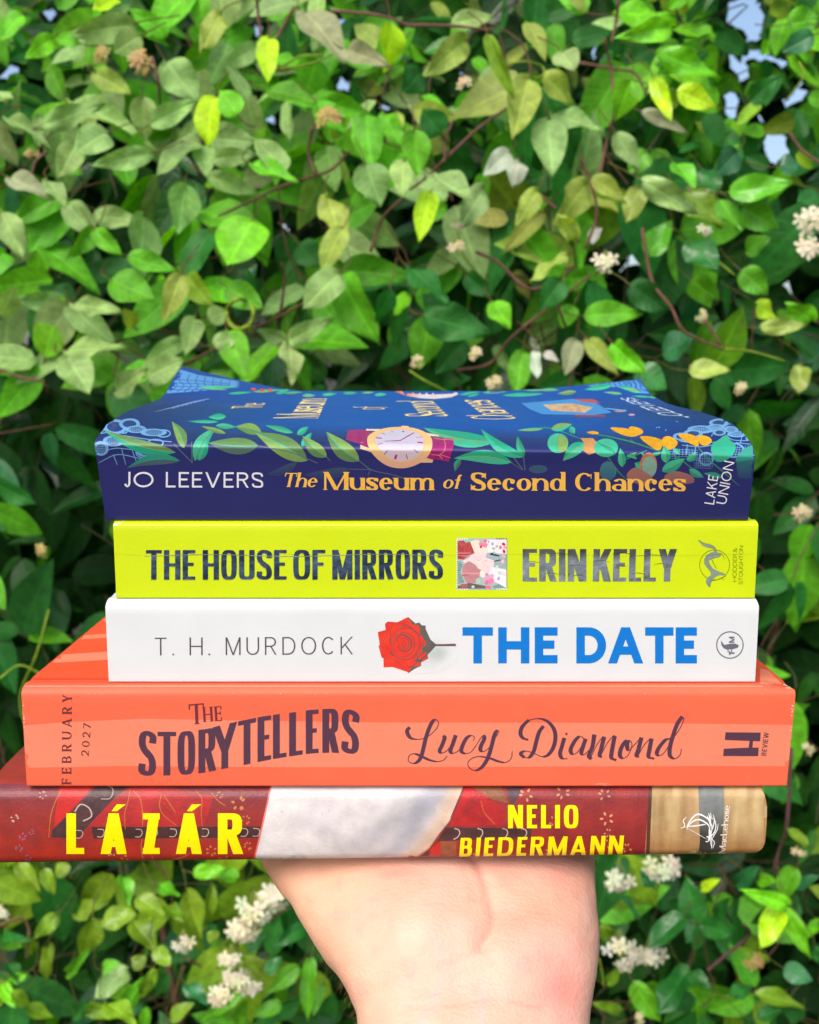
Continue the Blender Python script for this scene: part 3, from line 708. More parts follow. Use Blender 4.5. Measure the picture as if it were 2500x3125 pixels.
for P in ([(165, 235), (150, 330), (122, 400), (140, 430)], [(132, 425), (180, 325), (225, 262), (242, 254)], [(242, 252), (218, 350), (206, 398), (225, 412)], [(214, 402), (262, 310), (310, 250), (325, 244)], [(325, 246), (302, 370), (300, 418), (338, 438)],
          [(440, 292), (415, 285), (377, 340), (366, 400), (395, 422), (435, 390), (460, 320), (448, 286), (425, 300), (424, 340), (440, 358), (475, 322), (515, 278)],
          [(535, 258), (512, 350), (496, 398), (515, 412)], [(508, 402), (555, 320), (608, 264)], [(615, 266), (597, 360), (592, 410), (636, 426)],
          [(765, 268), (722, 280), (672, 340), (656, 385), (682, 400), (720, 370), (782, 270), (842, 180), (868, 112), (852, 95)], [(856, 94), (818, 150), (778, 260), (757, 350), (762, 405), (800, 425), (838, 395), (850, 348)]):
    A.script(ZC(P), 13, 2.6, PUR)
A.build('author_lettering', orange, bv, INK, lift=9e-5, maxlen=30)
A = Art()
FB = Style(.2, .09, 2, tr=.52, sp=.3, ser=.06, sh=.05)
A.text('FEBRUARY', FB, O5(300, 708), O5(303, 332), 29, PUR2)
A.text('2027', Style(.19, .09, 2, tr=.46), O5(374, 590), O5(384, 452), 23, PUR2)
A.build('date_lettering', orange, bv, INK, lift=9e-5)
A = Art()
A.poly(ZC([(1195, 218), (1472, 220), (1468, 288), (1411, 287), (1407, 338), (1456, 338), (1452, 405), (1177, 404), (1182, 347), (1378, 338), (1385, 286), (1190, 278)]), PUR)
A.text('REVIEW', Style(.17, .15, 3, tr=.14), ZC([(1516, 404)])[0], ZC([(1537, 222)])[0], 15.5, PUR)
A.build('publisher_mark', orange, bv, INK, lift=9e-5)

# ================= white paperback
zw0, zw1 = E_-.1012, E_-.0743
WH = lin(238, 241, 243)
def d_wh(u, y, z, T, p):
    w_ = z/T
    p[2] -= .0004*math.exp(-((y-.007)/.0018)**2)*(1 if w_ > .5 else -1)
    return p
white, bv = make_book('paperback_book', 'white paperback with a red rose and bold blue title on its spine',
                      -.0965, .1109, .004, .129, zw0, zw1, (.0028, .0055), (.0006, .0006), lambda u, v, y, z, T: WH, GLOSS, d_wh)
W3 = lambda x, y: (250+x/1.5682, 1560+y/1.5682); W4 = lambda x, y: (1300+x/1.5682, 1560+y/1.5682); W5 = lambda x, y: (1050+x/4.3125, 1850+y/4.3125)
A = Art()
A.text('T. H. MURDOCK', Style(.08, .07, 2.1, tr=.33, sp=.88, wm=dict(M=.8, T=.62)), W3(350, 690), W3(1297, 685), 54, lin(86, 78, 82))
A.build('author_lettering', white, bv, INK, lift=9e-5)
A = Art(); BL = lin(0, 118, 206)
A.text('THE', Style(.235, .23, 2, tr=.15, wm=dict(T=.8, H=.82, E=.6)), W4(175, 728), W4(630, 728), 110, BL)
A.text('DATE', Style(.235, .23, 2, tr=.06, wm=dict(D=.84, A=.98, T=.8, E=.6)), W4(720, 728), W4(1297, 728), 110, BL)
A.build('title_lettering', white, bv, INK, lift=9e-5)
# the rose
A = Art(); RO, RO2, GR = lin(236, 62, 42), lin(214, 48, 38), lin(92, 88, 84)
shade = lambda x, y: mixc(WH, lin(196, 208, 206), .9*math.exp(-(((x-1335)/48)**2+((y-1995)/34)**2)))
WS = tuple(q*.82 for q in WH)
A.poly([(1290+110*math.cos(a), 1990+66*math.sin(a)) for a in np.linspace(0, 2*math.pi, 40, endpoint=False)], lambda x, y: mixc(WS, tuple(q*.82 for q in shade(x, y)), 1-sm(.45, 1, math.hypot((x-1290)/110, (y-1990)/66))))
A.poly([W5(*p) for p in [(842, 140), (940, 225), (990, 215), (1022, 250), (1075, 255), (1075, 300), (1140, 440), (1195, 490), (1200, 530), (1150, 590), (1100, 640), (1110, 690), (1015, 740), (1015, 785), (930, 825), (848, 880), (780, 800), (700, 400)]], lambda x, y: mixc(lin(84, 84, 78), lin(112, 98, 92), fbm(x*.1, y*.1)))
A.stroke([W5(1150, 505), W5(1200, 512), W5(1320, 512), W5(1455, 510)], 6.5, lin(104, 78, 84), taper=-.2)
A.poly([W5(1140, 440), W5(1210, 500), W5(1210, 522), W5(1140, 600)], lin(92, 84, 82))
A.ellipse(*W5(1458, 511), 4, 4, lin(112, 78, 86))
def petal(x, y): return mixc(RO, RO2, fbm(x*.06, y*.06)*1.6-.3)
for P in ([(842, 142), (700, 212), (572, 200), (540, 235), (548, 312), (445, 340), (470, 505), (455, 525), (495, 675), (520, 685), (520, 805), (640, 800), (750, 835), (850, 870), (900, 790), (940, 700), (1030, 600), (1030, 400), (900, 240)],
          [(880, 240), (990, 250), (1005, 375), (950, 330)], [(1010, 385), (1085, 490), (1055, 535), (1030, 450)], [(1075, 600), (1088, 632), (985, 705), (975, 680)], [(1105, 655), (1108, 690), (1020, 735), (1030, 700)], [(930, 730), (1010, 745), (1000, 780), (900, 800)]):
    A.poly([W5(*p) for p in P], petal)
for P, w_ in (([(850, 150), (830, 215), (700, 235), (600, 225), (572, 205)], 2), ([(548, 312), (560, 390), (500, 500), (520, 600)], 2.2), ([(640, 250), (560, 350)], 2), ([(520, 690), (640, 700), (780, 790), (850, 860)], 2.4),
              ([(600, 590), (640, 640), (760, 700), (880, 690), (970, 590), (1000, 480), (960, 350), (860, 290), (740, 300), (660, 370), (625, 450)], 4.6), ([(620, 360), (610, 450), (625, 520)], 6), ([(605, 580), (625, 630), (660, 655)], 9),
              ([(640, 560), (690, 640), (790, 665), (880, 620), (930, 530), (910, 420), (840, 360), (760, 350), (690, 390), (660, 470), (640, 560)], 4.2),
              ([(700, 480), (705, 420), (760, 375), (830, 400), (880, 450), (885, 530), (830, 590), (750, 580), (710, 520)], 8), ([(740, 430), (800, 415), (850, 460), (850, 530), (800, 570), (740, 545)], 4), ([(760, 500), (790, 470), (820, 500), (805, 535), (770, 530), (765, 505), (790, 500)], 3),
              ([(770, 240), (860, 265), (940, 340), (1000, 390)], 6), ([(930, 250), (975, 265), (1000, 300)], 2.5), ([(960, 680), (1060, 600)], 4), ([(1000, 480), (1010, 560), (960, 640), (860, 700)], 3), ([(830, 800), (900, 790), (960, 740)], 6), ([(450, 345), (540, 330)], 1.6), ([(510, 520), (520, 560)], 4)):
    A.stroke([W5(*p) for p in P], w_*.8, lambda x, y: mixc(lin(100, 82, 78), lin(170, 60, 52), fbm(x*.2, y*.2)), taper=.6)
A.build('rose_picture', white, bv, INK, lift=5e-5, maxlen=14)
A = Art(); LG = lin(104, 102, 118); cx, cy = W4(1455, 640)
A.ring(cx, cy, 42, 42, 3.2, LG)
W4b = lambda P: [W4(*p) for p in P]
A.poly(W4b([(1412, 622), (1425, 618), (1432, 634), (1450, 636), (1478, 628), (1496, 640), (1498, 650), (1480, 662), (1450, 664), (1425, 668), (1418, 690), (1410, 660)][:0] or [(1412, 618), (1428, 640), (1455, 634), (1482, 634), (1498, 642), (1494, 652), (1470, 660), (1440, 662), (1424, 655), (1414, 640)]), LG)
A.stroke(W4b([(1446, 660), (1446, 676)]), 3, LG); A.stroke(W4b([(1462, 660), (1464, 674)]), 3, LG)
A.text('T', Style(.28, .26, 2), W4(1477, 688), W4(1477, 670), 17, LG); A.text('M', Style(.22, .2, 2), W4(1477, 630), W4(1477, 600), 17, LG)
A.build('publisher_mark', white, bv, INK, lift=9e-5)

# ================= yellow paperback
zy0, zy1 = E_-.0743, E_-.0493
YL = lin(218, 238, 0)
yellow, bv = make_book('paperback_book', 'acid yellow paperback with dark foil title and a small floral picture on its spine',
                       -.0938, .1104, .007, .13, zy0, zy1, (.0016, .004), (.0006, .0006), lambda u, v, y, z, T: YL, GLOSS, d_wh)
A = Art(); NV = lin(38, 56, 84)
HM = Style(.17, .105, 3.6, tr=.085, sp=.22, wm=dict(T=.5, H=.52, E=.4, O=.5, U=.5, S=.48, F=.38, M=.7, R=.5))
nv = lambda x, y: mixc(NV, lin(76, 104, 128), (fbm(x*.03, y*.06)-.45)*2.2)
EDGE = lin(150, 160, 120)
for dx, dy, cc in ((-1.5, 1.6, EDGE), (0, 0, nv)):
    q = lambda x, y: (W3(x, y)[0]+dx, W3(x, y)[1]+dy); q4 = lambda x, y: (W4(x, y)[0]+dx, W4(x, y)[1]+dy)
    for s, a, b in (('THE', q(308, 327), q(543, 327)), ('HOUSE', q(580, 327), q(980, 326)), ('OF', q(1013, 326), q(1165, 326)), ('MIRRORS', q(1200, 326), q4(82, 324))):
        A.text(s, HM, a, b, 90, cc)
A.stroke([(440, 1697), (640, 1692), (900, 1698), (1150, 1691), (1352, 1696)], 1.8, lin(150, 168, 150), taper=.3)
A.items = [it for it in A.items]
A.build('title_lettering', yellow, bv, FOIL, lift=9e-5, maxlen=18)
A = Art()
EK = Style(.2, .12, 3.6, tr=.07, wm=dict(E=.46, R=.56, N=.6, K=.6, L=.42, Y=.6))
ek = lambda x, y: mixc(mixc(lin(84, 86, 82), lin(140, 150, 160), sm(1682, 1716, y+10*(fbm(x*.03, 1)-.5))), lin(96, 100, 100), 1.2*max(0, fbm(x*.03, y*.12)-.6)*4)
A.text('ERIN', EK, W4(463, 336), W4(768, 336), 99, ek); A.text('KELLY', EK, W4(798, 336), W4(1196, 336), 99, ek, shear=.03)
for x0, x1, y in ((470, 545, 245), (550, 700, 205), (690, 765, 262), (800, 880, 240), (560, 640, 300), (890, 1000, 205), (1000, 1180, 214), (905, 960, 262), (980, 1050, 300), (700, 760, 310), (1090, 1170, 255)):
    A.stroke([W4(x0, y), W4((x0+x1)/2, y-5), W4(x1, y+3)], 1.6, lin(62, 66, 66), taper=.8)
A.build('author_lettering', yellow, bv, FOIL, lift=9e-5, maxlen=14)
# small square picture
A = Art(); S6 = lambda x, y: (1380+x/9.079, 1620+y/9.079); S6P = lambda P: [S6(*p) for p in P]
A.poly(S6P([(130, 205), (1530, 205), (1520, 1635), (120, 1635)]), lin(168, 184, 184))
for k in range(22):
    for x, y, on in ((140+k*64, 222, k < 5 or k > 16), (140+k*64, 1612, k < 5 or k > 16)):
        if on: A.poly(S6P([(x, y-20), (x+30, y-20), (x+30, y+20), (x, y+20)]), lin(245, 240, 215) if y > 900 or k < 5 else lin(60, 50, 40))
    for x in (132, 1512):
        y = 240+k*62
        A.poly(S6P([(x-14, y), (x+16, y), (x+16, y+28), (x-14, y+28)]), lin(240, 240, 210) if x < 800 else lin(90, 90, 70))
def S(P, c): A.poly(S6P(P), c)
mot = lambda a, b, s=.3: (lambda x, y: mixc(lin(a), lin(b), fbm(x*s, y*s*1.3)*2-.5))
S([(960, 240), (1510, 240), (1510, 640), (960, 600)], lin(232, 226, 228))
S([(150, 290), (300, 270), (480, 290), (600, 480), (610, 640), (480, 660), (330, 800), (150, 780)], mot((196, 80, 78), (150, 52, 56), .5))
S([(160, 600), (520, 600), (450, 720), (160, 690)], lin(206, 120, 124)); S([(170, 640), (500, 640), (490, 668), (170, 675)], lin(150, 26, 56))
S([(500, 300), (640, 250), (760, 330), (1000, 520), (980, 620), (620, 600)], lin(232, 216, 200))
S([(300, 250), (560, 240), (480, 300), (380, 330)], lin(150, 196, 176))
A.ellipse(*S6(670, 300), 10, 6.5, lin(228, 216, 194))
for x, y, r, c in ((920, 280, 6, (240, 104, 116)), (820, 370, 9, (238, 128, 168)), (920, 400, 8, (240, 126, 142)), (800, 440, 5, (186, 40, 84)), (1430, 370, 6, (186, 36, 76)), (1340, 460, 6, (226, 110, 150)), (1440, 570, 6, (196, 30, 76)), (1470, 460, 6, (238, 150, 146)), (1120, 360, 5, (164, 154, 196)), (1010, 300, 4, (170, 170, 190)), (1240, 430, 5, (172, 186, 160))):
    A.ellipse(*S6(x, y), r, r*.72, lin(c), x)
S([(1010, 650), (1160, 590), (1290, 640), (1500, 650), (1500, 1060), (1160, 980), (960, 720)], mot((150, 164, 172), (166, 182, 186)))
S([(1030, 650), (1100, 600), (1180, 640), (1330, 690), (1300, 712), (1120, 680)], lin(36, 42, 52)); S([(1170, 830), (1330, 790), (1360, 810), (1180, 862)], lin(42, 42, 52))
S([(460, 760), (560, 650), (700, 590), (950, 570), (930, 740), (1060, 780), (1170, 830), (1150, 1000), (1130, 1130), (900, 1180), (760, 1060), (640, 930), (480, 840), (360, 890), (290, 830)], mot((240, 218, 216), (232, 200, 200), .15))
S([(900, 800), (990, 810), (950, 860)], lin(236, 168, 186)); A.stroke(S6P([(690, 790), (740, 820), (800, 790)]), 1.6, lin(196, 150, 156))
S([(300, 960), (470, 840), (630, 930), (700, 1040), (800, 1080), (750, 1300), (660, 1440), (420, 1450), (270, 1200)], mot((204, 132, 138), (176, 126, 134), .4))
S([(270, 1150), (750, 1160), (740, 1200), (300, 1210)], lin(222, 150, 152)); A.stroke(S6P([(330, 1190), (480, 1205)]), 1.3, lin(150, 60, 66)); A.stroke(S6P([(235, 1235), (420, 1235)]), 1.3, lin(90, 60, 60))
S([(150, 830), (240, 850), (300, 950), (230, 1150), (350, 1430), (150, 1480)], mot((138, 168, 164), (116, 140, 134), .4))
S([(1140, 1010), (1500, 1070), (1505, 1580), (1150, 1390), (1000, 1180)], lin(236, 228, 232))
for x, y, r, c in ((840, 1200, 11, (240, 226, 214)), (960, 1240, 5, (206, 100, 140)), (1080, 1270, 10, (240, 160, 200)), (960, 1330, 11, (232, 160, 186)), (1080, 1400, 11, (240, 130, 170)), (960, 1430, 8, (214, 120, 150)), (1320, 1170, 7, (180, 214, 200)), (1440, 1200, 7, (238, 206, 214)), (1290, 1320, 6, (172, 160, 206)), (1240, 1000, 6, (196, 222, 214)), (1400, 850, 6, (236, 190, 200)), (1430, 700, 6, (224, 170, 180)), (1150, 490, 5, (150, 180, 160)), (1160, 610, 5, (150, 186, 170))):
    A.ellipse(*S6(x, y), r, r*.72, lin(c), x)
S([(150, 1530), (480, 1440), (900, 1520), (1100, 1600), (150, 1600)], mot((120, 88, 92), (90, 96, 92), .4)); A.ellipse(*S6(1000, 1560), 9, 5, lin(236, 110, 136)); A.ellipse(*S6(330, 1520), 12, 6, lin(176, 92, 96))
A.ellipse(*S6(720, 1390), 7, 9, lin(166, 204, 182)); A.ellipse(*S6(580, 1550), 5, 4, lin(176, 220, 206))
S([(1100, 1540), (1300, 1470), (1480, 1580), (1200, 1600)], lin(120, 150, 140))
A.build('floral_picture', yellow, bv, INK, lift=5e-5, maxlen=9)
A = Art(); L7 = lambda x, y: (2080+x/6.9, 1620+y/6.9); L7P = lambda P: [L7(*p) for p in P]; OL = lin(108, 122, 10)
A.ring(*L7(697, 715), 46.5, 46.5, 1.7, OL, 48)
GRY = lambda x, y: mixc(lin(116, 128, 112), lin(138, 152, 140), fbm(x*.1, y*.1))
fox = [(350, 195), (400, 215), (480, 260), (590, 285), (660, 315), (715, 370), (740, 440), (765, 465), (825, 465), (835, 520), (800, 545), (700, 575), (640, 595), (590, 610), (575, 650), (610, 720), (660, 790), (740, 830), (800, 862), (880, 880), (930, 920), (900, 930), (800, 930), (720, 965), (640, 1040), (605, 1110), (608, 1185), (585, 1185), (530, 1120), (510, 1050), (545, 985), (620, 930), (610, 860), (530, 760), (480, 690), (480, 590), (520, 510), (600, 465), (685, 430), (695, 400), (640, 365), (540, 350), (450, 310), (390, 250)]
A.poly(L7P(fox), GRY)
for P in ([(350, 195), (400, 215), (480, 260), (590, 285), (660, 315), (715, 370), (740, 440), (765, 465), (830, 468)], [(835, 470), (880, 530), (905, 600)], [(640, 600), (655, 640), (740, 800)], [(620, 1050), (720, 1035), (830, 995), (930, 950)], [(840, 980), (890, 1030)], [(600, 1185), (612, 1100), (640, 1050)], [(520, 520), (700, 500), (830, 510)]):
    A.stroke(L7P(P), 1.5, lin(96, 104, 40), taper=.3)
A.text('HODDER &', Style(.11, .1, 2, tr=.17, sp=.34), L7(1160, 1068), L7(1172, 360), 12.4, OL); A.text('STOUGHTON', Style(.11, .1, 2, tr=.15), L7(1288, 1125), L7(1302, 312), 12.4, OL)
A.build('publisher_mark', yellow, bv, INK, lift=9e-5, maxlen=30)
A = Art()
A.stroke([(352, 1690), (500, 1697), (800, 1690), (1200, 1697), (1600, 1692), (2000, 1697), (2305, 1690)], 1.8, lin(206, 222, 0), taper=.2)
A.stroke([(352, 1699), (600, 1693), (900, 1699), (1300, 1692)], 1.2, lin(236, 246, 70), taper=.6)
rs = random.Random(5)
def wear(A, x0, y0, x1, y1, n, sz, c=(250, 246, 236)):
    for k in range(n):
        t = rs.random(); x = x0+(x1-x0)*t+rs.gauss(0, .8); y = y0+(y1-y0)*t+rs.gauss(0, .8); r = sz*rs.uniform(.3, 1)
        A.poly([(x+r*math.cos(q)*rs.uniform(.5, 1.6), y+r*math.sin(q)*rs.uniform(.5, 1.2)) for q in np.linspace(0, 6.28, 7)[:-1]], lin(c))
wear(A, 345, 1606, 346, 1822, 26, 2.4); wear(A, 2314, 1612, 2309, 1815, 22, 2.4); wear(A, 346, 1604, 380, 1588, 12, 3); wear(A, 400, 1824, 2300, 1824, 10, 1.6, (200, 214, 60))
A.build('spine_crease', yellow, bv, GLOSS, lift=4e-5, maxlen=30)
# ================= navy paperback with the curled cover, top of the stack
zn0 = E_-.0493
TY = [0., .004, .013, .022, .038, .06, .085, .096, .114, .122, .13]
TL = [-23.2, -22.4, -19.2, -18.0, -16.1, -14.8, -13.6, -11.6, -5.4, -3.0, -1.2]
TM = [-25.0, -24.3, -23.2, -22.4, -20.9, -18.9, -16.6, -15.6, -13.8, -12.8, -11.8]
TR = [-27.2, -24.6, -21.6, -20.0, -18.6, -17.6, -16.6, -15.8, -12.6, -9.2, -6.6]
TN = .0248
def d_nv(u, y, z, T, p):
    w_ = z/T
    tl, tm, tr = [np.interp(y, TY, q)*1e-3+E_ for q in (TL, TM, TR)]
    lin_ = (E_-.0236)*(1-u)+(E_-.0267)*u-(E_-.0250)
    back = sm(.01, .06, y)
    wl = max(0, 1-u/(.12+.14*back))**1.35; wr = max(0, 1-(1-u)/(.12+.2*back))**1.35
    top = tm+lin_*(1-back)*(1-wl-wr)+(tl-tm)*wl+(tr-tm)*wr
    base = E_-.0493-.001*u*0
    # bottom board stays flat; everything above follows the lifted top
    p[2] = base+(top-base)*w_
    p[1] += .008*(1-w_)*max(0, 1-y/.09)
    p[0] += (.0007*(1-2*w_)*sm(.8, 1, u))*(1 if y < .02 else 0)
    k = sm(.06, .13, y)*w_
    p[0] -= .0072*k*u**2
    p[0] -= .0016*k*(1-u)**2
    return p
NV1, NV2, NV3 = lin(46, 48, 118), lin(0, 84, 176), lin(24, 40, 112)
def c_nv(u, v, y, z, T):
    if z < T*.999 and y < .012: return mixc(NV1, lin(34, 44, 112), sm(.7, 1, z/T))
    if z < T*.5: return NV1
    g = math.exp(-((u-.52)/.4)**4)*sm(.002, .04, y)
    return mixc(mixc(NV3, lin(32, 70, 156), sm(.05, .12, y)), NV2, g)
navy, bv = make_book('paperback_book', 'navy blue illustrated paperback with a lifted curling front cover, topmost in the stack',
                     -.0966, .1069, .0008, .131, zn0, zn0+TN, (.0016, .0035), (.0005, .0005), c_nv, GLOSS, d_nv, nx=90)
Z1 = lambda x, y: (250+x/1.5682, 1100+y/1.5682); Z2 = lambda x, y: (1300+x/1.5682, 1100+y/1.5682)
ZW = lambda x, y: (1100+x/2.875, 1150+y/2.875); ZD = lambda x, y: (1900+x/3.8333, 1150+y/3.8333)
def fade(c, y0=1365, y1=1500, k=.85):
    return lambda x, y: mixc(mixc(c, (c[0]*.7+.04, c[1]*.75+.05, c[2]*.75+.03), fbm(x*.08, y*.12)*2.2-.55), NV1, sm(y0, y1, y)*k)
G1, G2, G3, G4, G5 = lin(8, 180, 142), lin(60, 204, 160), lin(108, 152, 84), lin(146, 184, 92), lin(84, 118, 108)
A = Art()
LB = lin(118, 178, 232)
# lace in the two near corners and the two far ones
lc = fade(LB, 1375, 1460, .75)
def loops(f, L, col):
    for cx, cy, rx, ry, w_ in L:
        c = f(cx, cy); s = f(cx+1, cy)[0]-f(cx, cy)[0]
        A.ring(c[0], c[1], rx*s, ry*s, w_, col, 26)
def lines(f, L, col, w_=3.2):
    for P in L: A.stroke([f(*p) for p in P], w_, col, k=5)
loops(Z1, [(160, 320, 58, 34, 6), (232, 300, 44, 22, 6), (90, 420, 36, 34, 5), (150, 385, 48, 26, 5), (258, 330, 44, 16, 5), (340, 345, 60, 18, 5), (300, 440, 44, 30, 4), (390, 350, 36, 20, 4), (200, 340, 20, 12, 4), (352, 395, 40, 20, 4)], lc)
lines(Z1, [[(110, 330), (60, 380)], [(70, 450), (160, 420), (260, 430)], [(80, 490), (170, 450), (280, 470)], [(190, 420), (210, 500)], [(150, 450), (170, 500)], [(230, 400), (260, 480)], [(120, 300), (200, 290), (300, 320)], [(90, 350), (150, 340)], [(200, 360), (330, 380), (430, 390)]], lc, 2.6)
for k in range(7):
    lines(Z1, [[(112+k*13, 368), (108+k*14, 402)], [(62+k*9, 395), (66+k*9, 446)], [(300+k*12, 335), (300+k*13, 356)]], lc, 1.3)
for k in range(4): lines(Z1, [[(104, 372+k*9), (198, 370+k*9)], [(58, 400+k*12), (120, 402+k*12)]], lc, 1.2)
A.poly([Z1(*p) for p in [(405, 158), (420, 115), (445, 70), (460, 40), (560, 70), (750, 100), (752, 122), (640, 140), (520, 150)]], lin(96, 160, 220))
for k in range(9): lines(Z1, [[(440+k*38, 55+k*6), (425+k*40, 90+k*4), (455+k*34, 120+k*2), (420+k*34, 150)]], lin(40, 84, 160), 2.6)
for k in range(4): lines(Z1, [[(430-k*8, 90+k*17), (560, 98+k*14), (700, 112+k*8)]], lin(44, 90, 170), 2.0)
lcd = fade(LB, 1375, 1470, .7)
loops(ZD, [(1130, 540, 115, 50, 9), (1100, 600, 90, 36, 8), (920, 620, 160, 44, 8), (1280, 620, 70, 36, 7), (1340, 672, 110, 34, 7), (820, 660, 105, 44, 8), (1130, 650, 70, 34, 7), (1510, 720, 60, 44, 6), (1300, 860, 130, 90, 5), (980, 960, 90, 80, 5), (760, 720, 120, 50, 7)], lcd)
lines(ZD, [[(1180, 540), (1300, 500), (1250, 490)], [(1200, 560), (1370, 540)], [(1210, 580), (1420, 590)], [(1220, 690), (1300, 740), (1540, 750)], [(1400, 690), (1380, 780)], [(1180, 700), (1100, 760), (1000, 770)], [(1330, 770), (1500, 790)], [(700, 800), (900, 820), (1050, 800)], [(1040, 700), (1060, 660)], [(860, 800), (830, 960)], [(760, 790), (750, 900)], [(600, 830), (620, 960)]], lcd, 2.6)
def petal(f, cx, cy, rx, ry, col, rot=0., hatch=True, inner=.62):
    c = f(cx, cy); sx = f(cx+1, cy)[0]-f(cx, cy)[0]
    A.ellipse(c[0], c[1], rx*sx, ry*sx, col, rot); A.ellipse(c[0], c[1], rx*sx*inner, ry*sx*inner, fade(lin(22, 52, 132), 1375, 1460, .5), rot)
    if hatch:
        for k in range(-3, 4):
            x = c[0]+k*rx*sx*inner*.28; h = ry*sx*inner*math.sqrt(max(0, 1-(k*.28)**2)); A.stroke([(x, c[1]-h), (x+.5, c[1]), (x+1, c[1]+h)], 1.3, col, k=2)
        for k in (-1, 0, 1):
            y = c[1]+k*ry*sx*inner*.5; h = rx*sx*inner*math.sqrt(max(0, 1-(k*.5)**2)); A.stroke([(c[0]-h, y), (c[0], y), (c[0]+h, y)], 1.1, col, k=2)
for q in ((1125, 540, 112, 48, False), (920, 612, 160, 42, True), (1095, 592, 110, 38, True), (830, 665, 112, 46, False), (1275, 618, 86, 38, True), (1340, 672, 116, 36, True), (1135, 652, 78, 38, False), (1500, 718, 60, 42, True), (690, 700, 100, 46, False)):
    petal(ZD, *q[:4], lcd, hatch=q[4])
for q in ((160, 318, 60, 36, False), (228, 304, 50, 26, False), (92, 422, 36, 34, True), (152, 386, 52, 26, True), (260, 330, 50, 18, True), (345, 345, 62, 18, True), (310, 435, 50, 28, True)):
    petal(Z1, *q[:4], lc, hatch=q[4], inner=.66)
for k in range(9):
    lines(ZD, [[(830+k*24, 595), (835+k*24, 640)], [(1240+k*22, 660), (1242+k*22, 688)], [(1290+k*30, 800), (1250+k*34, 930)], [(560+k*36, 840), (545+k*40, 940)], [(880+k*20, 900), (860+k*24, 1060)]], lcd, 1.3)
for k in range(5): lines(ZD, [[(560, 850+k*26), (880, 860+k*26)], [(1240, 820+k*28), (1440, 830+k*28)], [(830, 950+k*28), (1040, 960+k*28)], [(1030, 580+k*9), (1160, 580+k*9)]], lcd, 1.2)
A.poly([ZD(*p) for p in [(-420, 105), (-100, 40), (60, 25), (170, 18), (270, 140), (340, 200), (150, 190), (-60, 120), (-200, 130)]], lin(86, 152, 214))
for k in range(10): lines(ZD, [[(-330+k*55, 80-k*5), (-300+k*58, 130-k*3), (-340+k*62, 120)]], lin(34, 70, 146), 2.4)
for k in range(4): lines(ZD, [[(20+k*55, 50), (60+k*50, 90), (30+k*60, 130), (110+k*55, 170)]], lin(40, 84, 160), 2.6)
# foliage painted from left to right
def lf(f, b, t, w_, c, c2, bend=0., rib=None, y0=1365, y1=1500, k=.85):
    b, t = f(*b), f(*t); kz = {ZW: 2.875, ZD: 3.8333}.get(f, 1.5682); A.leaf(b, t, w_/kz, fade(c, y0, y1, k), fade(c2, y0, y1, k), bend/kz, rib and fade(rib, y0, y1, k))
lf(Z1, (450, 440), (100, 332), 70, G3, G1, -22, G4); lf(Z1, (490, 420), (430, 292), 60, G3, G4, 12, G2); lf(Z1, (540, 480), (640, 322), 70, G1, G2, -18, G4)
lf(Z1, (470, 480), (215, 515), 62, G1, G5, 24, G2, 1350, 1480); lf(Z1, (560, 480), (600, 370), 44, G1, G2, 6)
lf(Z1, (655, 294), (510, 292), 18, G1, G2); lf(Z1, (690, 268), (604, 272), 34, G1, G2); lf(Z1, (640, 312), (740, 320), 30, G1, G2); lf(Z1, (690, 350), (570, 315), 26, G4, G3)
lf(Z1, (860, 345), (735, 318), 60, G4, G3, 6, G2); lf(Z1, (845, 408), (605, 395), 90, G3, G5, -8, G2); lf(Z1, (1080, 480), (828, 345), 110, G3, G4, 8, G2)
lf(Z1, (1012, 346), (876, 310), 30, G1, G2); lf(Z1, (1030, 356), (1085, 318), 34, G1, G2); lf(Z1, (1052, 412), (1100, 345), 38, G1, G2); lf(Z1, (1172, 462), (1056, 362), 70, G4, G3, -8, G2)
lf(Z1, (1328, 482), (1170, 342), 92, G4, G3, -12, G2); lf(Z1, (1280, 520), (1060, 545), 60, G5, lin(70, 104, 120), -14, None, 1340, 1470); lf(Z1, (1030, 490), (880, 545), 50, G5, lin(70, 104, 120), -14, None, 1330, 1460)
st = fade(lin(96, 112, 130), 1400, 1500, .4)
A.stroke([Z1(*p) for p in [(1330, 482), (1390, 525), (1480, 545), (1560, 570)]], 3, st); A.stroke([Z1(*p) for p in [(840, 408), (1000, 440), (1130, 492)]], 2.4, st); A.stroke([Z1(*p) for p in [(1280, 520), (1390, 522)]], 2.4, st)
A.stroke([Z1(*p) for p in [(1172, 462), (1190, 482)]], 2.4, st); A.stroke([Z1(*p) for p in [(440, 400), (480, 440), (530, 490)]], 3, st); A.stroke([Z1(*p) for p in [(525, 390), (528, 490)]], 3, st); A.stroke([Z1(*p) for p in [(1380, 525), (1370, 550)]], 2.4, st)
lf(ZW, (1180, 570), (555, 448), 150, G1, G2, -34, G4); A.stroke([ZW(*p) for p in [(1150, 560), (1270, 620), (1400, 780), (1425, 820)]], 3.2, st)
lf(ZW, (1430, 705), (1058, 458), 110, G1, G2, -40, None); lf(ZW, (1440, 700), (1380, 520), 70, lin(16, 150, 110), G1, -12); A.stroke([ZW(*p) for p in [(1430, 690), (1445, 820)]], 3, st)
lf(ZW, (1330, 750), (820, 715), 130, G1, G2, 36, G4, 1390, 1520, .6); lf(ZW, (880, 720), (830, 830), 60, G1, G5, 10, None, 1390, 1520, .6); A.ellipse(*ZW(1560, 810), 28, 13, fade(lin(60, 96, 130), 1400, 1500, .6))
A.stroke([ZW(*p) for p in [(1320, 750), (1420, 815)]], 2, st)
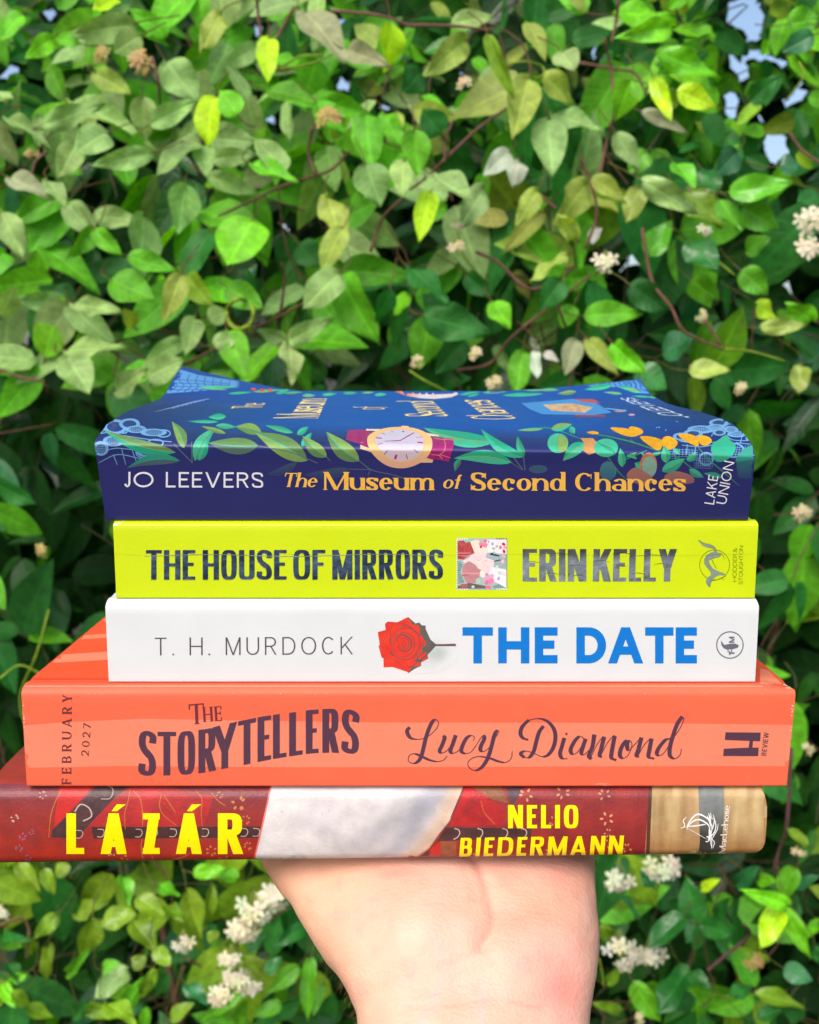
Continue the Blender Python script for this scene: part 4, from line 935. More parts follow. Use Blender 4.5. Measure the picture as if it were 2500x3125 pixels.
# back edge foliage
for b, t, w_, c in (((700, 160), (820, 152), 14, G1), ((820, 150), (960, 140), 16, G4), ((930, 160), (1000, 138), 22, G1), ((970, 158), (1060, 152), 14, G3), ((1055, 168), (1120, 168), 18, G4), ((1150, 165), (1220, 160), 16, G2), ((1250, 158), (1320, 156), 16, G1), ((1340, 155), (1400, 152), 12, G4), ((1400, 165), (1460, 162), 18, G2), ((560, 128), (760, 128), 14, G2), ((700, 140), (560, 132), 10, G4)):
    lf(Z1, b, t, w_, c, G2)
for cx, cy in ((822, 138), (862, 142), (900, 140)): A.ellipse(*Z1(cx, cy), 8, 4, lin(222, 70, 84))
for b, t, w_, c in (((870, 160), (1060, 130), 30, G1), ((1070, 140), (1290, 130), 36, lin(90, 160, 170)), ((1250, 165), (1610, 150), 40, G1), ((1420, 115), (1725, 105), 36, G2), ((940, 175), (1050, 150), 20, G2)):
    lf(ZW, b, t, w_*.9, c, G2)
lf(Z2, (560, 160), (380, 168), 16, G1, G2); lf(Z2, (640, 142), (460, 138), 14, G2, G4); lf(Z2, (720, 150), (630, 160), 24, G4, G3); lf(Z2, (890, 120), (760, 140), 30, G1, G2); lf(Z2, (1000, 140), (920, 125), 22, G1, G2); lf(Z2, (940, 160), (850, 152), 14, G4, G2)
lf(ZD, (500, 245), (270, 235), 36, G4, G2); lf(ZD, (580, 282), (460, 268), 20, G2, G4); lf(ZD, (210, 185), (20, 130), 50, G4, G2); lf(ZD, (330, 240), (100, 225), 28, G2, G1)
A.poly([ZW(*p) for p in [(300, 128), (430, 122), (600, 118), (860, 120), (865, 150), (800, 180), (650, 195), (520, 188), (400, 165)]], lambda x, y: mixc(lin(240, 130, 90), lin(236, 224, 226), sm(1225, 1300, x)+(fbm(x*.1, y*.2)-.5)))
# right hand spray with yellow flowers
OG = lin(228, 150, 20); YO = lin(250, 190, 30); PK = lin(206, 130, 104)
stg = fade(lin(40, 150, 110), 1400, 1500, .5)
for P in ([(500, 330), (600, 325), (740, 375)], [(770, 345), (900, 370), (1000, 395), (1130, 440)], [(870, 460), (920, 530), (960, 570)], [(1290, 400), (1350, 470), (1420, 530), (1500, 600)], [(980, 380), (1000, 400)], [(1120, 440), (1200, 460), (1300, 540)], [(940, 480), (1060, 430)]):
    A.stroke([Z2(*p) for p in P], 4, stg, taper=.4)
lf(Z2, (560, 328), (435, 335), 18, G2, G4); lf(Z2, (600, 330), (700, 306), 42, G2, G4, 0, G4); lf(Z2, (690, 318), (712, 352), 34, G1, G2)
A.ellipse(*Z2(632, 396), 32, 30, fade(G2, 1380, 1480, .5)); A.poly([Z2(*p) for p in [(632, 350), (680, 380), (675, 430), (640, 443), (625, 400)]], fade(G4, 1380, 1480, .5)); A.stroke([Z2(640, 350), Z2(628, 400), Z2(636, 440)], 2, G1)
lf(Z2, (760, 395), (655, 480), 66, G1, G2, 6, G4, 1390, 1500, .6); A.poly([Z2(*p) for p in [(740, 372), (800, 372), (825, 400), (815, 440), (780, 452), (750, 430), (760, 400)]], fade(lin(232, 160, 96), 1390, 1500, .5))
A.ellipse(*Z2(862, 418), 37, 28, fade(G2, 1390, 1500, .5)); 
for k in range(4): A.stroke([Z2(815+k*8, 385+k*6), Z2(860+k*12, 420+k*2), Z2(905, 440+k*5)], 1.4, fade(lin(20, 140, 110), 1390, 1500, .5))
def yflower(f, P, P2, c=YO, c2=OG):
    A.poly(crom([f(*p) for p in P], 5, True), lambda x, y: mixc(c, c2, fbm(x*.12, y*.2)*1.5-.25)); A.poly(crom([f(*p) for p in P2], 5, True), lambda x, y: mixc(c2, c, fbm(x*.12, y*.2)*1.4-.1))
yflower(Z2, [(884, 322), (960, 326), (985, 345), (975, 365), (920, 348)], [(970, 330), (985, 316), (1030, 328), (1038, 348), (1000, 364), (975, 362)])
yflower(ZD, [(205, 705), (330, 700), (460, 740), (470, 790), (430, 860), (320, 810)], [(460, 760), (490, 705), (560, 700), (645, 760), (610, 830), (500, 850)])
yflower(ZD, [(650, 675), (770, 668), (870, 705), (890, 760), (880, 815), (740, 755)], [(880, 720), (900, 685), (1000, 700), (1045, 745), (1000, 800), (920, 795)])
yflower(Z2, [(770, 345), (800, 338), (824, 346), (800, 354)], [(805, 344), (822, 342), (826, 350), (812, 353)])
for b, t, w_ in (((1150, 490), (1140, 408), 52), ((1130, 530), (1240, 470), 60), ((1250, 480), (1295, 440), 40), ((940, 510), (930, 420), 44), ((890, 570), (870, 480), 60), ((1040, 520), (1000, 490), 50), ((960, 460), (1010, 440), 20), ((1010, 470), (960, 450), 18), ((1060, 480), (1030, 440), 20), ((1080, 450), (1130, 440), 18), ((1210, 450), (1190, 420), 26), ((1260, 520), (1330, 560), 40), ((1420, 560), (1330, 540), 30)):
    lf(Z2, b, t, w_, G1, G2, 3, G4, 1395, 1500, .62)
A.ellipse(*Z2(1066, 500), 26, 38, fade(PK, 1400, 1500, .5)); A.ellipse(*Z2(1070, 510), 22, 32, fade(lin(150, 190, 170), 1400, 1500, .5)); A.poly(crom([Z2(*p) for p in [(960, 555), (1000, 512), (1060, 540), (1090, 580), (1020, 592)]], 5, True), fade(lin(196, 122, 104), 1400, 1500, .45))
A.poly(crom([Z2(*p) for p in [(1140, 560), (1190, 530), (1270, 550), (1280, 585), (1200, 590)]], 5, True), fade(lin(190, 118, 104), 1400, 1500, .5)); A.ellipse(*Z2(870, 530), 24, 30, fade(lin(60, 130, 150), 1390, 1500, .6))
A.poly(crom([ZD(*p) for p in [(1215, 680), (1250, 730), (1320, 800), (1310, 880), (1220, 970), (1100, 990), (1040, 880), (1050, 790), (1120, 740)]], 5, True), fade(lin(26, 190, 150), 1395, 1480, .6))
A.poly(crom([ZD(*p) for p in [(1565, 790), (1590, 850), (1570, 930), (1500, 1000), (1350, 1010), (1330, 950), (1430, 840)]], 5, True), fade(lin(26, 170, 150), 1390, 1480, .6))
A.poly([ZD(*p) for p in [(1330, 990), (1560, 960), (1540, 1200), (1350, 1180)]], fade(lin(40, 120, 130), 1380, 1480, .9))
# the wrist watch
MG, MG2, GO, FA = lin(178, 30, 122), lin(150, 24, 108), lin(246, 196, 140), lin(226, 214, 226)
A.poly([ZW(*p) for p in [(-110, 470), (0, 462), (90, 475), (80, 620), (0, 590), (-130, 555)]], lambda x, y: mixc(MG, MG2, fbm(x*.06, y*.1)*1.4-.2))
A.poly([ZW(*p) for p in [(580, 530), (690, 528), (818, 545), (822, 600), (775, 745), (560, 705)]], lambda x, y: mixc(MG, MG2, fbm(x*.06, y*.1)*1.4-.2))
A.poly([ZW(*p) for p in [(50, 458), (175, 458), (160, 476), (50, 472)]], lin(250, 226, 190)); A.poly([ZW(*p) for p in [(575, 490), (690, 514), (686, 524), (590, 520)]], lin(250, 226, 190))
A.poly([ZW(*p) for p in [(0, 595), (80, 628), (105, 665), (0, 630)]], lin(240, 190, 150)); A.poly([ZW(*p) for p in [(560, 705), (640, 728), (632, 752), (515, 752)]], lin(240, 190, 150))
for P in ([(735, 545), (745, 600), (735, 650), (690, 690)], [(640, 535), (720, 550), (735, 548), (818, 555)], [(620, 680), (690, 690), (718, 720)], [(700, 682), (790, 710)], [(740, 545), (760, 535)], [(0, 575), (30, 580)]): A.stroke([ZW(*p) for p in P], 2.2, lin(232, 130, 130))
A.poly(crom([ZW(*p) for p in [(60, 560), (90, 500), (200, 455), (340, 440), (480, 452), (590, 500), (632, 570), (610, 670), (540, 745), (440, 790), (350, 802), (250, 785), (160, 730), (90, 650)]], 6, True), lambda x, y: mixc(lin(252, 206, 140), lin(240, 180, 150), sm(1360, 1420, y)))
A.poly([ZW(*p) for p in [(355, 440), (365, 430), (420, 432), (428, 444)]], lin(250, 210, 150))
A.poly(crom([ZW(*p) for p in [(118, 560), (145, 505), (230, 468), (345, 456), (460, 468), (545, 515), (570, 580), (545, 665), (480, 720), (400, 745), (340, 750), (260, 725), (180, 665)]], 6, True), lin(250, 196, 130))
A.poly(crom([ZW(*p) for p in [(130, 560), (155, 510), (235, 475), (345, 464), (455, 475), (535, 520), (558, 580), (535, 660), (475, 712), (400, 736), (340, 742), (265, 718), (190, 660)]], 6, True), lambda x, y: mixc(mixc(lin(222, 214, 232), lin(236, 200, 206), sm(1360, 1400, y)), lin(210, 200, 222), fbm(x*.1, y*.14)*.8))
for P, w_ in (([(372, 474), (378, 486)], 5), ([(272, 474), (288, 488)], 1.6), ([(190, 495), (222, 506)], 1.6), ([(138, 536), (190, 540)], 3.4), ([(150, 594), (195, 584)], 2), ([(240, 645), (208, 682)], 2.4), ([(318, 682), (304, 722)], 6.5), ([(402, 680), (414, 722)], 2.6), ([(468, 636), (508, 668)], 2.4), ([(500, 574), (550, 580)], 4), ([(490, 532), (538, 528)], 1.6), ([(215, 566), (350, 558)], 2), ([(290, 563), (352, 560)], 3), ([(350, 560), (410, 525), (472, 490)], 3)):
    A.stroke([ZW(*p) for p in P], w_, MG, k=3)
# suitcase on the far part of the cover
A.poly([Z2(*p) for p in [(455, 205), (700, 185), (790, 190), (890, 250), (800, 262), (560, 258), (500, 235)]], lin(70, 150, 220)); A.poly([Z2(*p) for p in [(560, 212), (700, 205), (800, 225), (760, 250), (600, 240)]], lambda x, y: mixc(lin(236, 206, 160), lin(196, 130, 100), fbm(x*.08, y*.2)*1.6-.4))
A.poly([Z2(*p) for p in [(700, 185), (800, 186), (838, 206), (760, 200)]], lin(196, 80, 90)); A.poly([Z2(*p) for p in [(712, 260), (860, 262), (855, 270), (715, 270)]], lin(160, 60, 80)); A.ellipse(*Z2(985, 260), 10, 3, lin(210, 170, 200)); A.ellipse(*Z2(930, 243), 18, 3, lin(190, 140, 150)); A.stroke([Z2(860, 230), Z2(960, 240)], 3, lin(120, 180, 230))
for cx, cy in ((640, 525), (508, 625), (400, 595), (430, 592)): A.ellipse(*ZD(cx, cy), 2, 1.2, lin(200, 220, 240), 0, 8)
A.build('cover_illustration', navy, bv, GLOSS, lift=4e-5, maxlen=16)
# lettering on the spine
A = Art(); PW = lin(236, 236, 246); GOLD = lin(255, 196, 84)
A.text('JO LEEVERS', Style(.13, .12, 2, tr=.2, sp=.8, wm=dict(J=.3, O=.98, E=.5, L=.48, V=.74, R=.58, S=.56)), Z1(203, 606), Z1(868, 609), 47, PW)
A.build('author_lettering', navy, bv, INK, lift=9e-5)
A = Art()
DI = Style(.245, .075, 2.1, xh=.68, tr=.07, sp=.3, ser=.055, sh=.045, wm=dict(M=.95, u=.6, e=.52, s=.46, m=.92, S=.56, c=.48, o=.54, n=.6, d=.58, C=.7, h=.6, a=.55, T=.62))
IT = Style(.2, .065, 2, xh=.66, tr=.05, ser=.035, sh=.05, wm=dict(T=.66))
A.text('The', IT, Z1(960, 605), Z1(1122, 606), 43, GOLD, shear=.22)
A.text('Museum', DI, Z1(1160, 619), Z1(1685, 620), 55, GOLD)
A.text('of', IT, Z2(78, 612), Z2(160, 613), 42, GOLD, shear=.24)
A.text('Second', DI, Z2(215, 622), Z2(668, 623), 55, GOLD)
A.text('Chances', DI, Z2(714, 624), Z2(1243, 625), 55, GOLD)
A.build('title_lettering', navy, bv, INK, lift=9e-5)
A = Art(); LU = Style(.12, .11, 2, tr=.16)
A.text('LAKE', LU, Z2(1379, 690), Z2(1400, 553), 30, PW); A.text('UNION', LU, Z2(1437, 690), Z2(1476, 487), 31, PW)
A.build('publisher_mark', navy, bv, INK, lift=9e-5)
# lettering on the cover, seen at a grazing angle: it runs from fore-edge to spine
A = Art(); CG = lin(250, 224, 150)
FL = Style(.2, .07, 2, xh=.66, tr=.05, sp=.2, ser=.045, sh=.04)
def far(txt, a, b, c, d, st_=FL, col=CG):
    """a, b: baseline from first to last letter; c, d: the cap line"""
    (ax, ay), (bx_, by_), (cx_, cy_), (dx_, dy_) = a, b, c, d
    def wp(u, v): return (ax+(bx_-ax)*u+((cx_+(dx_-cx_)*u)-(ax+(bx_-ax)*u))*v, ay+(by_-ay)*u+((cy_+(dy_-cy_)*u)-(ay+(by_-ay)*u))*v)
    L = 100.; A.text(txt, st_, (0, 0), (L, 0), 100*.25*(3/len(txt))**.9, col, warp=wp)
far('The', Z1(858, 229), Z1(882, 204), Z1(712, 230), Z1(744, 206))
far('Museum', Z1(1132, 277), Z1(1174, 184), Z1(916, 277), Z1(998, 184))
far('of', Z1(1440, 236), Z1(1472, 222), Z1(1284, 236), Z1(1300, 222))
far('Second', ZW(780, 347), ZW(640, 216), ZW(395, 347), ZW(330, 214))
far('Chances', ZW(1382, 374), ZW(1130, 206), ZW(985, 374), ZW(790, 204))
A.build('cover_title_lettering', navy, bv, INK, lift=9e-5, maxlen=14)
A = Art(); MO = Style(.13, .12, 2, tr=.1, sp=.3)
far('JO LEEVERS', ZD(805, 480), ZD(108, 246), ZD(490, 466), ZD(-40, 250), MO, lin(206, 226, 250))
A.build('cover_author_lettering', navy, bv, INK, lift=9e-5, maxlen=14)
A = Art()
for k in range(9):
    A.stroke([Z1(345+k*22, 248-k*6), Z1(440+k*20, 226-k*5), Z1(430+k*22, 236-k*6)], 2, lin(120, 150, 206), taper=.6)
A.build('cover_quote_lettering', navy, bv, INK, lift=9e-5, maxlen=14)
# ------------------------------------------------------------------ the person: left forearm and hand, palm up under the books
def superring(cx, cy, cz, ax, an, nrm, n=28, e=2.35, flat=0.):
    """cross-section: half width ax along x, half thickness an along nrm"""
    o = []
    for i in range(n):
        a = 2*math.pi*i/n; c, s = math.cos(a), math.sin(a)
        u = math.copysign(abs(c)**(2/e), c)*ax; v = math.copysign(abs(s)**(2/e), s)*an
        o.append(Vector((cx+u, cy+v*nrm[1], cz+v*nrm[2])))
    return o
def loft(rings):
    V = [v for r in rings for v in r]; n = len(rings[0]); F = []
    for i in range(len(rings)-1):
        for j in range(n):
            a, b = i*n+j, i*n+(j+1) % n; F.append((a, b, b+n, a+n))
    F.append(tuple(range(n))[::-1]); F.append(tuple((len(rings)-1)*n+j for j in range(n)))
    return V, F
def tube(P, R, n=20, sq=1.):
    rings = []; P = [Vector(p) for p in P]
    for i, (p, r) in enumerate(zip(P, R)):
        t = (P[min(i+1, len(P)-1)]-P[max(i-1, 0)]).normalized(); a = t.cross(Vector((0, 0, 1)))
        a = a.normalized() if a.length > 1e-4 else Vector((1, 0, 0)); b = a.cross(t)
        rings.append([p+a*math.cos(q)*r+b*math.sin(q)*r*sq for q in np.linspace(0, 2*math.pi, n, endpoint=False)])
    return loft(rings)
# silhouettes read as rows: (row, left px, right px, depth of the skin facing the camera)
sil = [(2646, 822, 1814, .004), (2690, 854, 1814, -.001), (2731, 886, 1815, -.0055), (2776, 911, 1815, -.010), (2806, 927, 1818, -.0135), (2840, 951, 1822, -.017), (2882, 976, 1824, -.0205), (2920, 1006, 1822, -.0235), (2961, 1036, 1819, -.0265),
       (3025, 1074, 1809, -.031), (3062, 1096, 1803, -.034), (3125, 1104, 1796, -.039)]
half = [.0165, .018, .019, .0195, .0195, .0195, .0192, .019, .0187, .0185, .0185, .019]
secs = []
for (row, l, r, y), b in zip(sil, half):
    q = at((l+r)/2, row, y); secs.append([q, b, l, r])
rings = []
ZT = E_-.1612                                     # under side of the lowest book
pre = [(.0165, -.003, .068, .012, .042), (.0155, -.002, .05, .012, .0425), (.0125, -.002, .03, .0135, .045), (.0090, -.0015, .014, .0155, .0485)]
SR = [q[0] for q in sil]; SLf = [q[1] for q in sil]; SRt = [q[2] for q in sil]
def sides(c):                                     # left and right limit of the palm at the depth of a section's centre
    x, row = project(np.array([0, c[1], c[2]])); f = (np.array(c)-CO)@CF
    l = np.interp(row, SR, SLf)-(.73*max(0, 2646-row)); r = np.interp(row, SR, SRt)
    return (l-1250)/FPX*f-.0014, (r-1250)/FPX*f+.0004
for k, (x, dzp, y, b, a) in enumerate(pre):
    cz = ZT+dzp+.0015-b*.98
    if k >= 2:
        xl, xr = sides((0, y, cz)); x, a = (xl+xr)/2, (xr-xl)/2
    rings.append(superring(x, y, cz, a, b, (0, 0, 1)))
pts = [s[0] for s in secs]
for i, (q, b, l, r) in enumerate(secs):
    t = pts[min(i+1, len(pts)-1)]-pts[max(i-1, 0)]; n = np.array([0, t[2], -t[1]]); n = n/np.linalg.norm(n)
    if n[2] < 0: n = -n
    if i == 0: n = np.array([0, -.45, .9])/np.hypot(.45, .9)
    c = q-n*b; xl, xr = sides(c)
    rings.append(superring((xl+xr)/2, c[1], c[2], (xr-xl)/2, b, n, e=2.3))
# wrist and forearm below the frame, towards the elbow
lx = rings[-1]; cx = sum(v.x for v in lx)/28; c0 = sum((v for v in lx), Vector())/28; w0 = (max(v.x for v in lx)-min(v.x for v in lx))/2
for k, (dx, dy, dz_, a, b) in enumerate(((.0005, -.014, -.02, 1.0, .0205), (.002, -.032, -.05, 1.04, .024), (.006, -.06, -.10, 1.14, .031), (.012, -.09, -.16, 1.22, .037), (.016, -.11, -.21, 1.2, .04), (.018, -.125, -.25, 1.1, .039), (.018, -.135, -.272, .8, .028))):
    n = Vector((0, -.88, .47)); rings.append(superring(c0.x+dx, c0.y+dy, c0.z+dz_, w0*a, b, n, e=2.15))
bmv, bmf = loft(rings)
allV, allF = list(bmv), list(bmf)
def addtube(P, R, sq=1.):
    V, F = tube(P, R, sq=sq); o = len(allV); allV.extend(V); allF.extend([tuple(i+o for i in f) for f in F])
# four fingers under the book, unequal and slightly bent; thumb leaves the side of the palm
for x, y0_, L, r, sx in ((-.013, .062, .076, .0088, -.008), (.0095, .066, .084, .009, -.002), (.0315, .064, .078, .0087, .004), (.0490, .056, .062, .0078, .008)):
    P = []; R = []
    for q, rr_ in ((-.25, .95), (0, 1.02), (.25, .97), (.42, .96), (.5, 1.0), (.68, .9), (.76, .93), (.9, .86), (.97, .66), (1.0, .3)):
        P.append((x+sx*q, y0_+L*q, ZT-r*rr_-.0012-.0016*math.sin(math.pi*max(0, q))+.0)); R.append(r*rr_)
    addtube(P, R, .92)
P = []; R = []
for x, y, dz_, r in ((-.008, .020, .0165, .0155), (-.024, .031, .0152, .0145), (-.037, .043, .0130, .0125), (-.047, .054, .0114, .0110), (-.055, .064, .0110, .0106), (-.061, .074, .0106, .0101), (-.0655, .083, .0102, .0095), (-.0685, .091, .0091, .0078), (-.070, .096, .0085, .004)):
    P.append((x, y, ZT-.001-dz_)); R.append(r)
addtube(P, R, .95)
me = bpy.data.meshes.new('hand_source'); me.from_pydata([tuple(v) for v in allV], [], allF)
tmp = bpy.data.objects.new('hand_source', me); COL.objects.link(tmp)
md = tmp.modifiers.new('r', 'REMESH'); md.mode = 'VOXEL'; md.voxel_size = .0013
ms_ = tmp.modifiers.new('s', 'SMOOTH'); ms_.factor = .5; ms_.iterations = 14
dg = bpy.context.evaluated_depsgraph_get(); ev = tmp.evaluated_get(dg); hm = bpy.data.meshes.new_from_object(ev)
bpy.data.objects.remove(tmp); bpy.data.meshes.remove(me)
n = len(hm.vertices); co = np.empty(n*3); hm.vertices.foreach_get('co', co); co = co.reshape(-1, 3)
no = np.empty(n*3); hm.vertex_normals.foreach_get('vector', no); no = no.reshape(-1, 3)
px, py = project(co); front = (no@CF) < .15
def seg_dist(P, x, y):
    d = np.full(len(x), 1e9); P = crom(P, 8)
    for a, b in zip(P, P[1:]):
        v = b-a; t = np.clip(((x-a[0])*v[0]+(y-a[1])*v[1])/(v@v), 0, 1); d = np.minimum(d, np.hypot(x-a[0]-t*v[0], y-a[1]-t*v[1]))
    return d
H1 = lambda x, y: (750+x*.7536, 2550+y*.7536)
disp = np.zeros(n)
blob = lambda cx, cy, rx, ry: np.exp(-(((px-cx)/rx)**2+((py-cy)/ry)**2))*front
for P, w_, d_ in (([(925, 90), (960, 150), (985, 230), (1003, 310), (998, 390), (960, 450)], 9, .0009), ([(925, 90), (960, 150), (985, 230), (1003, 310), (998, 390), (960, 450)], 34, .0012), ([(870, 110), (910, 200), (925, 300)], 7, .0003), ([(960, 455), (900, 500), (800, 540)], 12, .00035), ([(560, 660), (700, 640), (860, 600), (960, 560), (1010, 500)], 8, .0002),
                  ([(500, 560), (640, 590), (800, 575)], 7, .00016), ([(640, 700), (850, 690), (1000, 665), (1200, 700)], 8, .00025), ([(1000, 680), (1200, 745), (1330, 760)], 8, .0002), ([(400, 180), (380, 260)], 6, .00012), ([(1390, 210), (1405, 320), (1380, 420)], 8, .0002)):
    disp -= d_*np.exp(-(seg_dist([H1(*p) for p in P], px, py)/w_)**2)*front
for k in range(26):
    x_, y_ = rr.uniform(450, 1250), rr.uniform(200, 760); a_ = rr.gauss(0, .35)+(.9 if x_ < 900 and y_ < 500 else 0); l_ = rr.uniform(40, 120)
    disp -= rr.uniform(.00005, .00013)*np.exp(-(seg_dist([H1(x_, y_), H1(x_+l_*.5*math.cos(a_), y_+l_*.5*math.sin(a_)+rr.gauss(0, 6)), H1(x_+l_*math.cos(a_), y_+l_*math.sin(a_))], px, py)/5)**2)*front
disp += .0035*blob(*H1(700, 330), 190, 150)+.0022*blob(*H1(1220, 380), 130, 170)-.0012*blob(*H1(960, 560), 110, 60)+.0012*blob(*H1(965, 640), 22, 80)*0
nzz = np.array([fbm(a*.02, b*.02) for a, b in zip(px, py)]); disp += (nzz-.5)*.0004*front
co = co+no*disp[:, None]; co[:, 2] = np.where(co[:, 1] > .003, np.minimum(co[:, 2], E_-.1594-.0034*.0), co[:, 2])
base = np.array(lin(222, 178, 156)); C = np.tile(base, (n, 1))
def tint(c, wt):
    global C
    C = C+(np.array(lin(*c))-C)*np.clip(wt, 0, 1)[:, None]
tint((232, 182, 146), (1-np.clip((px-880)/420, 0, 1))*.7*front)
tint((232, 192, 174), .4*blob(*H1(740, 440), 240, 150)); tint((228, 188, 168), .6*blob(*H1(960, 620), 150, 80))
tint((230, 150, 138), .75*blob(*H1(600, 160), 60, 22)); tint((232, 160, 138), .7*blob(*H1(1090, 370), 90, 50)); tint((232, 146, 134), .85*blob(*H1(1270, 630), 75, 75)); tint((234, 160, 146), .5*blob(*H1(1180, 500), 110, 70)); tint((236, 170, 150), .5*blob(*H1(1190, 180), 120, 40))
tint((226, 168, 150), .5*np.exp(-(seg_dist([H1(*p) for p in [(925, 90), (985, 230), (1003, 310), (998, 390)]], px, py)/6)**2)*front)
tint((206, 180, 186), .35*np.exp(-(seg_dist([H1(*p) for p in [(700, 763), (760, 680), (800, 560), (780, 430)]], px, py)/11)**2)*front)
tint((206, 186, 190), .45*np.exp(-(seg_dist([H1(*p) for p in [(965, 590), (962, 680), (950, 760)]], px, py)/9)**2)*front)
tint((214, 150, 130), .4*np.exp(-(seg_dist([H1(*p) for p in [(640, 700), (850, 690), (1000, 665), (1200, 700)]], px, py)/5)**2)*front)
tint((228, 160, 146), .4*np.clip((nzz-.55)*4, 0, 1)*front)
C = np.clip(C*np.array([.98, .925, .91]), 0, 1)
hm.vertices.foreach_set('co', co.ravel())
for a in list(hm.color_attributes): hm.color_attributes.remove(a)
ca = hm.color_attributes.new('tint', 'FLOAT_COLOR', 'POINT'); cc = np.ones((n, 4), np.float32); cc[:, :3] = C; ca.data.foreach_set('color', cc.ravel())
hm.polygons.foreach_set('use_smooth', [True]*len(hm.polygons)); hm.materials.clear(); hm.update(); hm.name = 'arm_and_hand'
person = link('person', hm, None, skin_mat())
tag(person, 'bare raised forearm with upturned palm carrying the stack of books from below', 'person')

# fine hairs along the outer side of the wrist
HV, HF = [], []; hr = random.Random(4)
cand = np.where((py > 2880) & (py < 3190) & (np.abs(no@CF) < .3) & (px < 1200))[0]
for i in (cand[rng.choice(len(cand), 80, replace=False)] if len(cand) > 80 else cand):
    p = Vector(co[i]); nn = Vector(no[i]); d = (nn*.5+Vector((hr.gauss(-.1, .2), hr.gauss(0, .2), -.8))).normalized(); L = hr.uniform(.003, .006); s_ = d.cross(Vector(CF)).normalized()*.00003
    m_ = p+d*L*.5+nn*L*.12; e = p+d*L; o = len(HV)
    HV += [p-s_, p+s_, m_+s_*.7, m_-s_*.7, e]; HF += [(o, o+1, o+2, o+3), (o+3, o+2, o+4)]
if HV: link('arm_hair', mesh('arm_hair', HV, HF, cols=[lin(150, 110, 70)]*len(HV)), person, plain_mat('body_hair', .5, .1))
# ------------------------------------------------------------------ ground
gm = mesh('ground', [(-60, -60, 0), (60, -60, 0), (60, 60, 0), (-60, 60, 0)], [(0, 1, 2, 3)])
g = link('ground', gm, None, ground_mat()); g['kind'] = 'structure'

# ------------------------------------------------------------------ leaves
def leaf_template(wid, nr=8, nc=4, tip=1.0, base=.35, fold=.25, curl=.25, wave=0.):
    """unit leaf along +Y, face +Z; returns verts, faces, uv"""
    V = []; UV = []; F = []
    for i in range(nr+1):
        t = (i/nr)**1.15
        w_ = (t**.52)*((1-t)**(.98 if tip > .7 else .75))/.56
        w_ *= wid*.5
        for j in range(nc+1):
            s = 2*j/nc-1
            V.append((s*w_, t-.03*abs(s)*(1 if t < .2 else 0), abs(s)*w_*fold-curl*t*t*.5+wave*math.sin(t*9+s*2)*abs(s)*.05)); UV.append((s*.5, t))
    for i in range(nr):
        for j in range(nc):
            a = i*(nc+1)+j; F.append((a, a+1, a+nc+2, a+nc+1))
    return np.array(V), np.array(F), np.array(UV)
TEMPL = [leaf_template(.72, fold=.2, curl=.2), leaf_template(.82, fold=.3, curl=.35), leaf_template(.66, fold=.35, curl=.1, wave=1.), leaf_template(.78, fold=.12, curl=.5, wave=.6), leaf_template(.92, fold=.25, curl=.25, tip=.8)]
NARROW = [leaf_template(.46, fold=.3, curl=.3, tip=.6), leaf_template(.54, fold=.2, curl=.15), leaf_template(.5, fold=.4, curl=.5)]
HERO = [leaf_template(1., 14, 6, fold=.2, curl=.3, wave=.8), leaf_template(1., 14, 6, fold=.34, curl=.5, wave=1.2), leaf_template(1., 14, 6, fold=.1, curl=.15, wave=1.8), leaf_template(1., 14, 6, fold=.28, curl=-.15, wave=1.)]
class LeafMass:
    def __init__(s): s.V = []; s.F = []; s.U = []; s.C = []; s.n = 0
    def add(s, T, loc, X, Y, Z, L, col, wid=None):
        V, F, U = T; M = np.stack([X*(wid or 1)*L, Y*L, Z*L])
        s.V.append(V@M+loc); s.F.append(F+s.n); s.U.append(U); s.C.append(np.tile(col, (len(V), 1))); s.n += len(V)
    def twig(s, P, col, r):
        """a thin stalk through the points"""
        Q = crom(P, 3); n = 4; V = []; F = []
        for i, p in enumerate(Q):
            t = unit(Q[min(i+1, len(Q)-1)]-Q[max(i-1, 0)]); a = unit(np.cross(t, [.3, .2, 1.])); b = np.cross(a, t)
            for j in range(n): q = j*math.pi/2; V.append(p+(a*math.cos(q)+b*math.sin(q))*r)
        for i in range(len(Q)-1):
            for j in range(n): x = i*n+j; y = i*n+(j+1) % n; F.append((x, y, y+n, x+n))
        s.V.append(np.array(V)); s.F.append(np.array(F)+s.n); s.U.append(np.full((len(V), 2), .5)); s.C.append(np.tile(col, (len(V), 1))); s.n += len(V)
    def build(s, name, parent, mat):
        V = np.concatenate(s.V); F = np.concatenate(s.F); U = np.concatenate(s.U); C = np.concatenate(s.C)
        me = bpy.data.meshes.new(name); me.vertices.add(len(V)); me.vertices.foreach_set('co', (V-np.array(parent.location)).astype(np.float32).ravel())
        me.loops.add(F.size); me.loops.foreach_set('vertex_index', F.astype(np.int32).ravel())
        me.polygons.add(len(F)); me.polygons.foreach_set('loop_start', np.arange(0, F.size, 4, dtype=np.int32))
        me.polygons.foreach_set('loop_total', np.full(len(F), 4, np.int32)) if hasattr(bpy.types.MeshPolygon, 'loop_total') and False else None
        me.update(calc_edges=True)
        uv = me.uv_layers.new(name='UVMap'); uv.data.foreach_set('uv', U[F.ravel()].astype(np.float32).ravel())
        a = me.color_attributes.new('tint', 'FLOAT_COLOR', 'POINT'); c = np.ones((len(V), 4), np.float32); c[:, :3] = C; a.data.foreach_set('color', c.ravel())
        me.polygons.foreach_set('use_smooth', np.ones(len(F), bool)); me.validate()
        return link(name, me, parent, mat)
def unit(v): return v/np.linalg.norm(v)
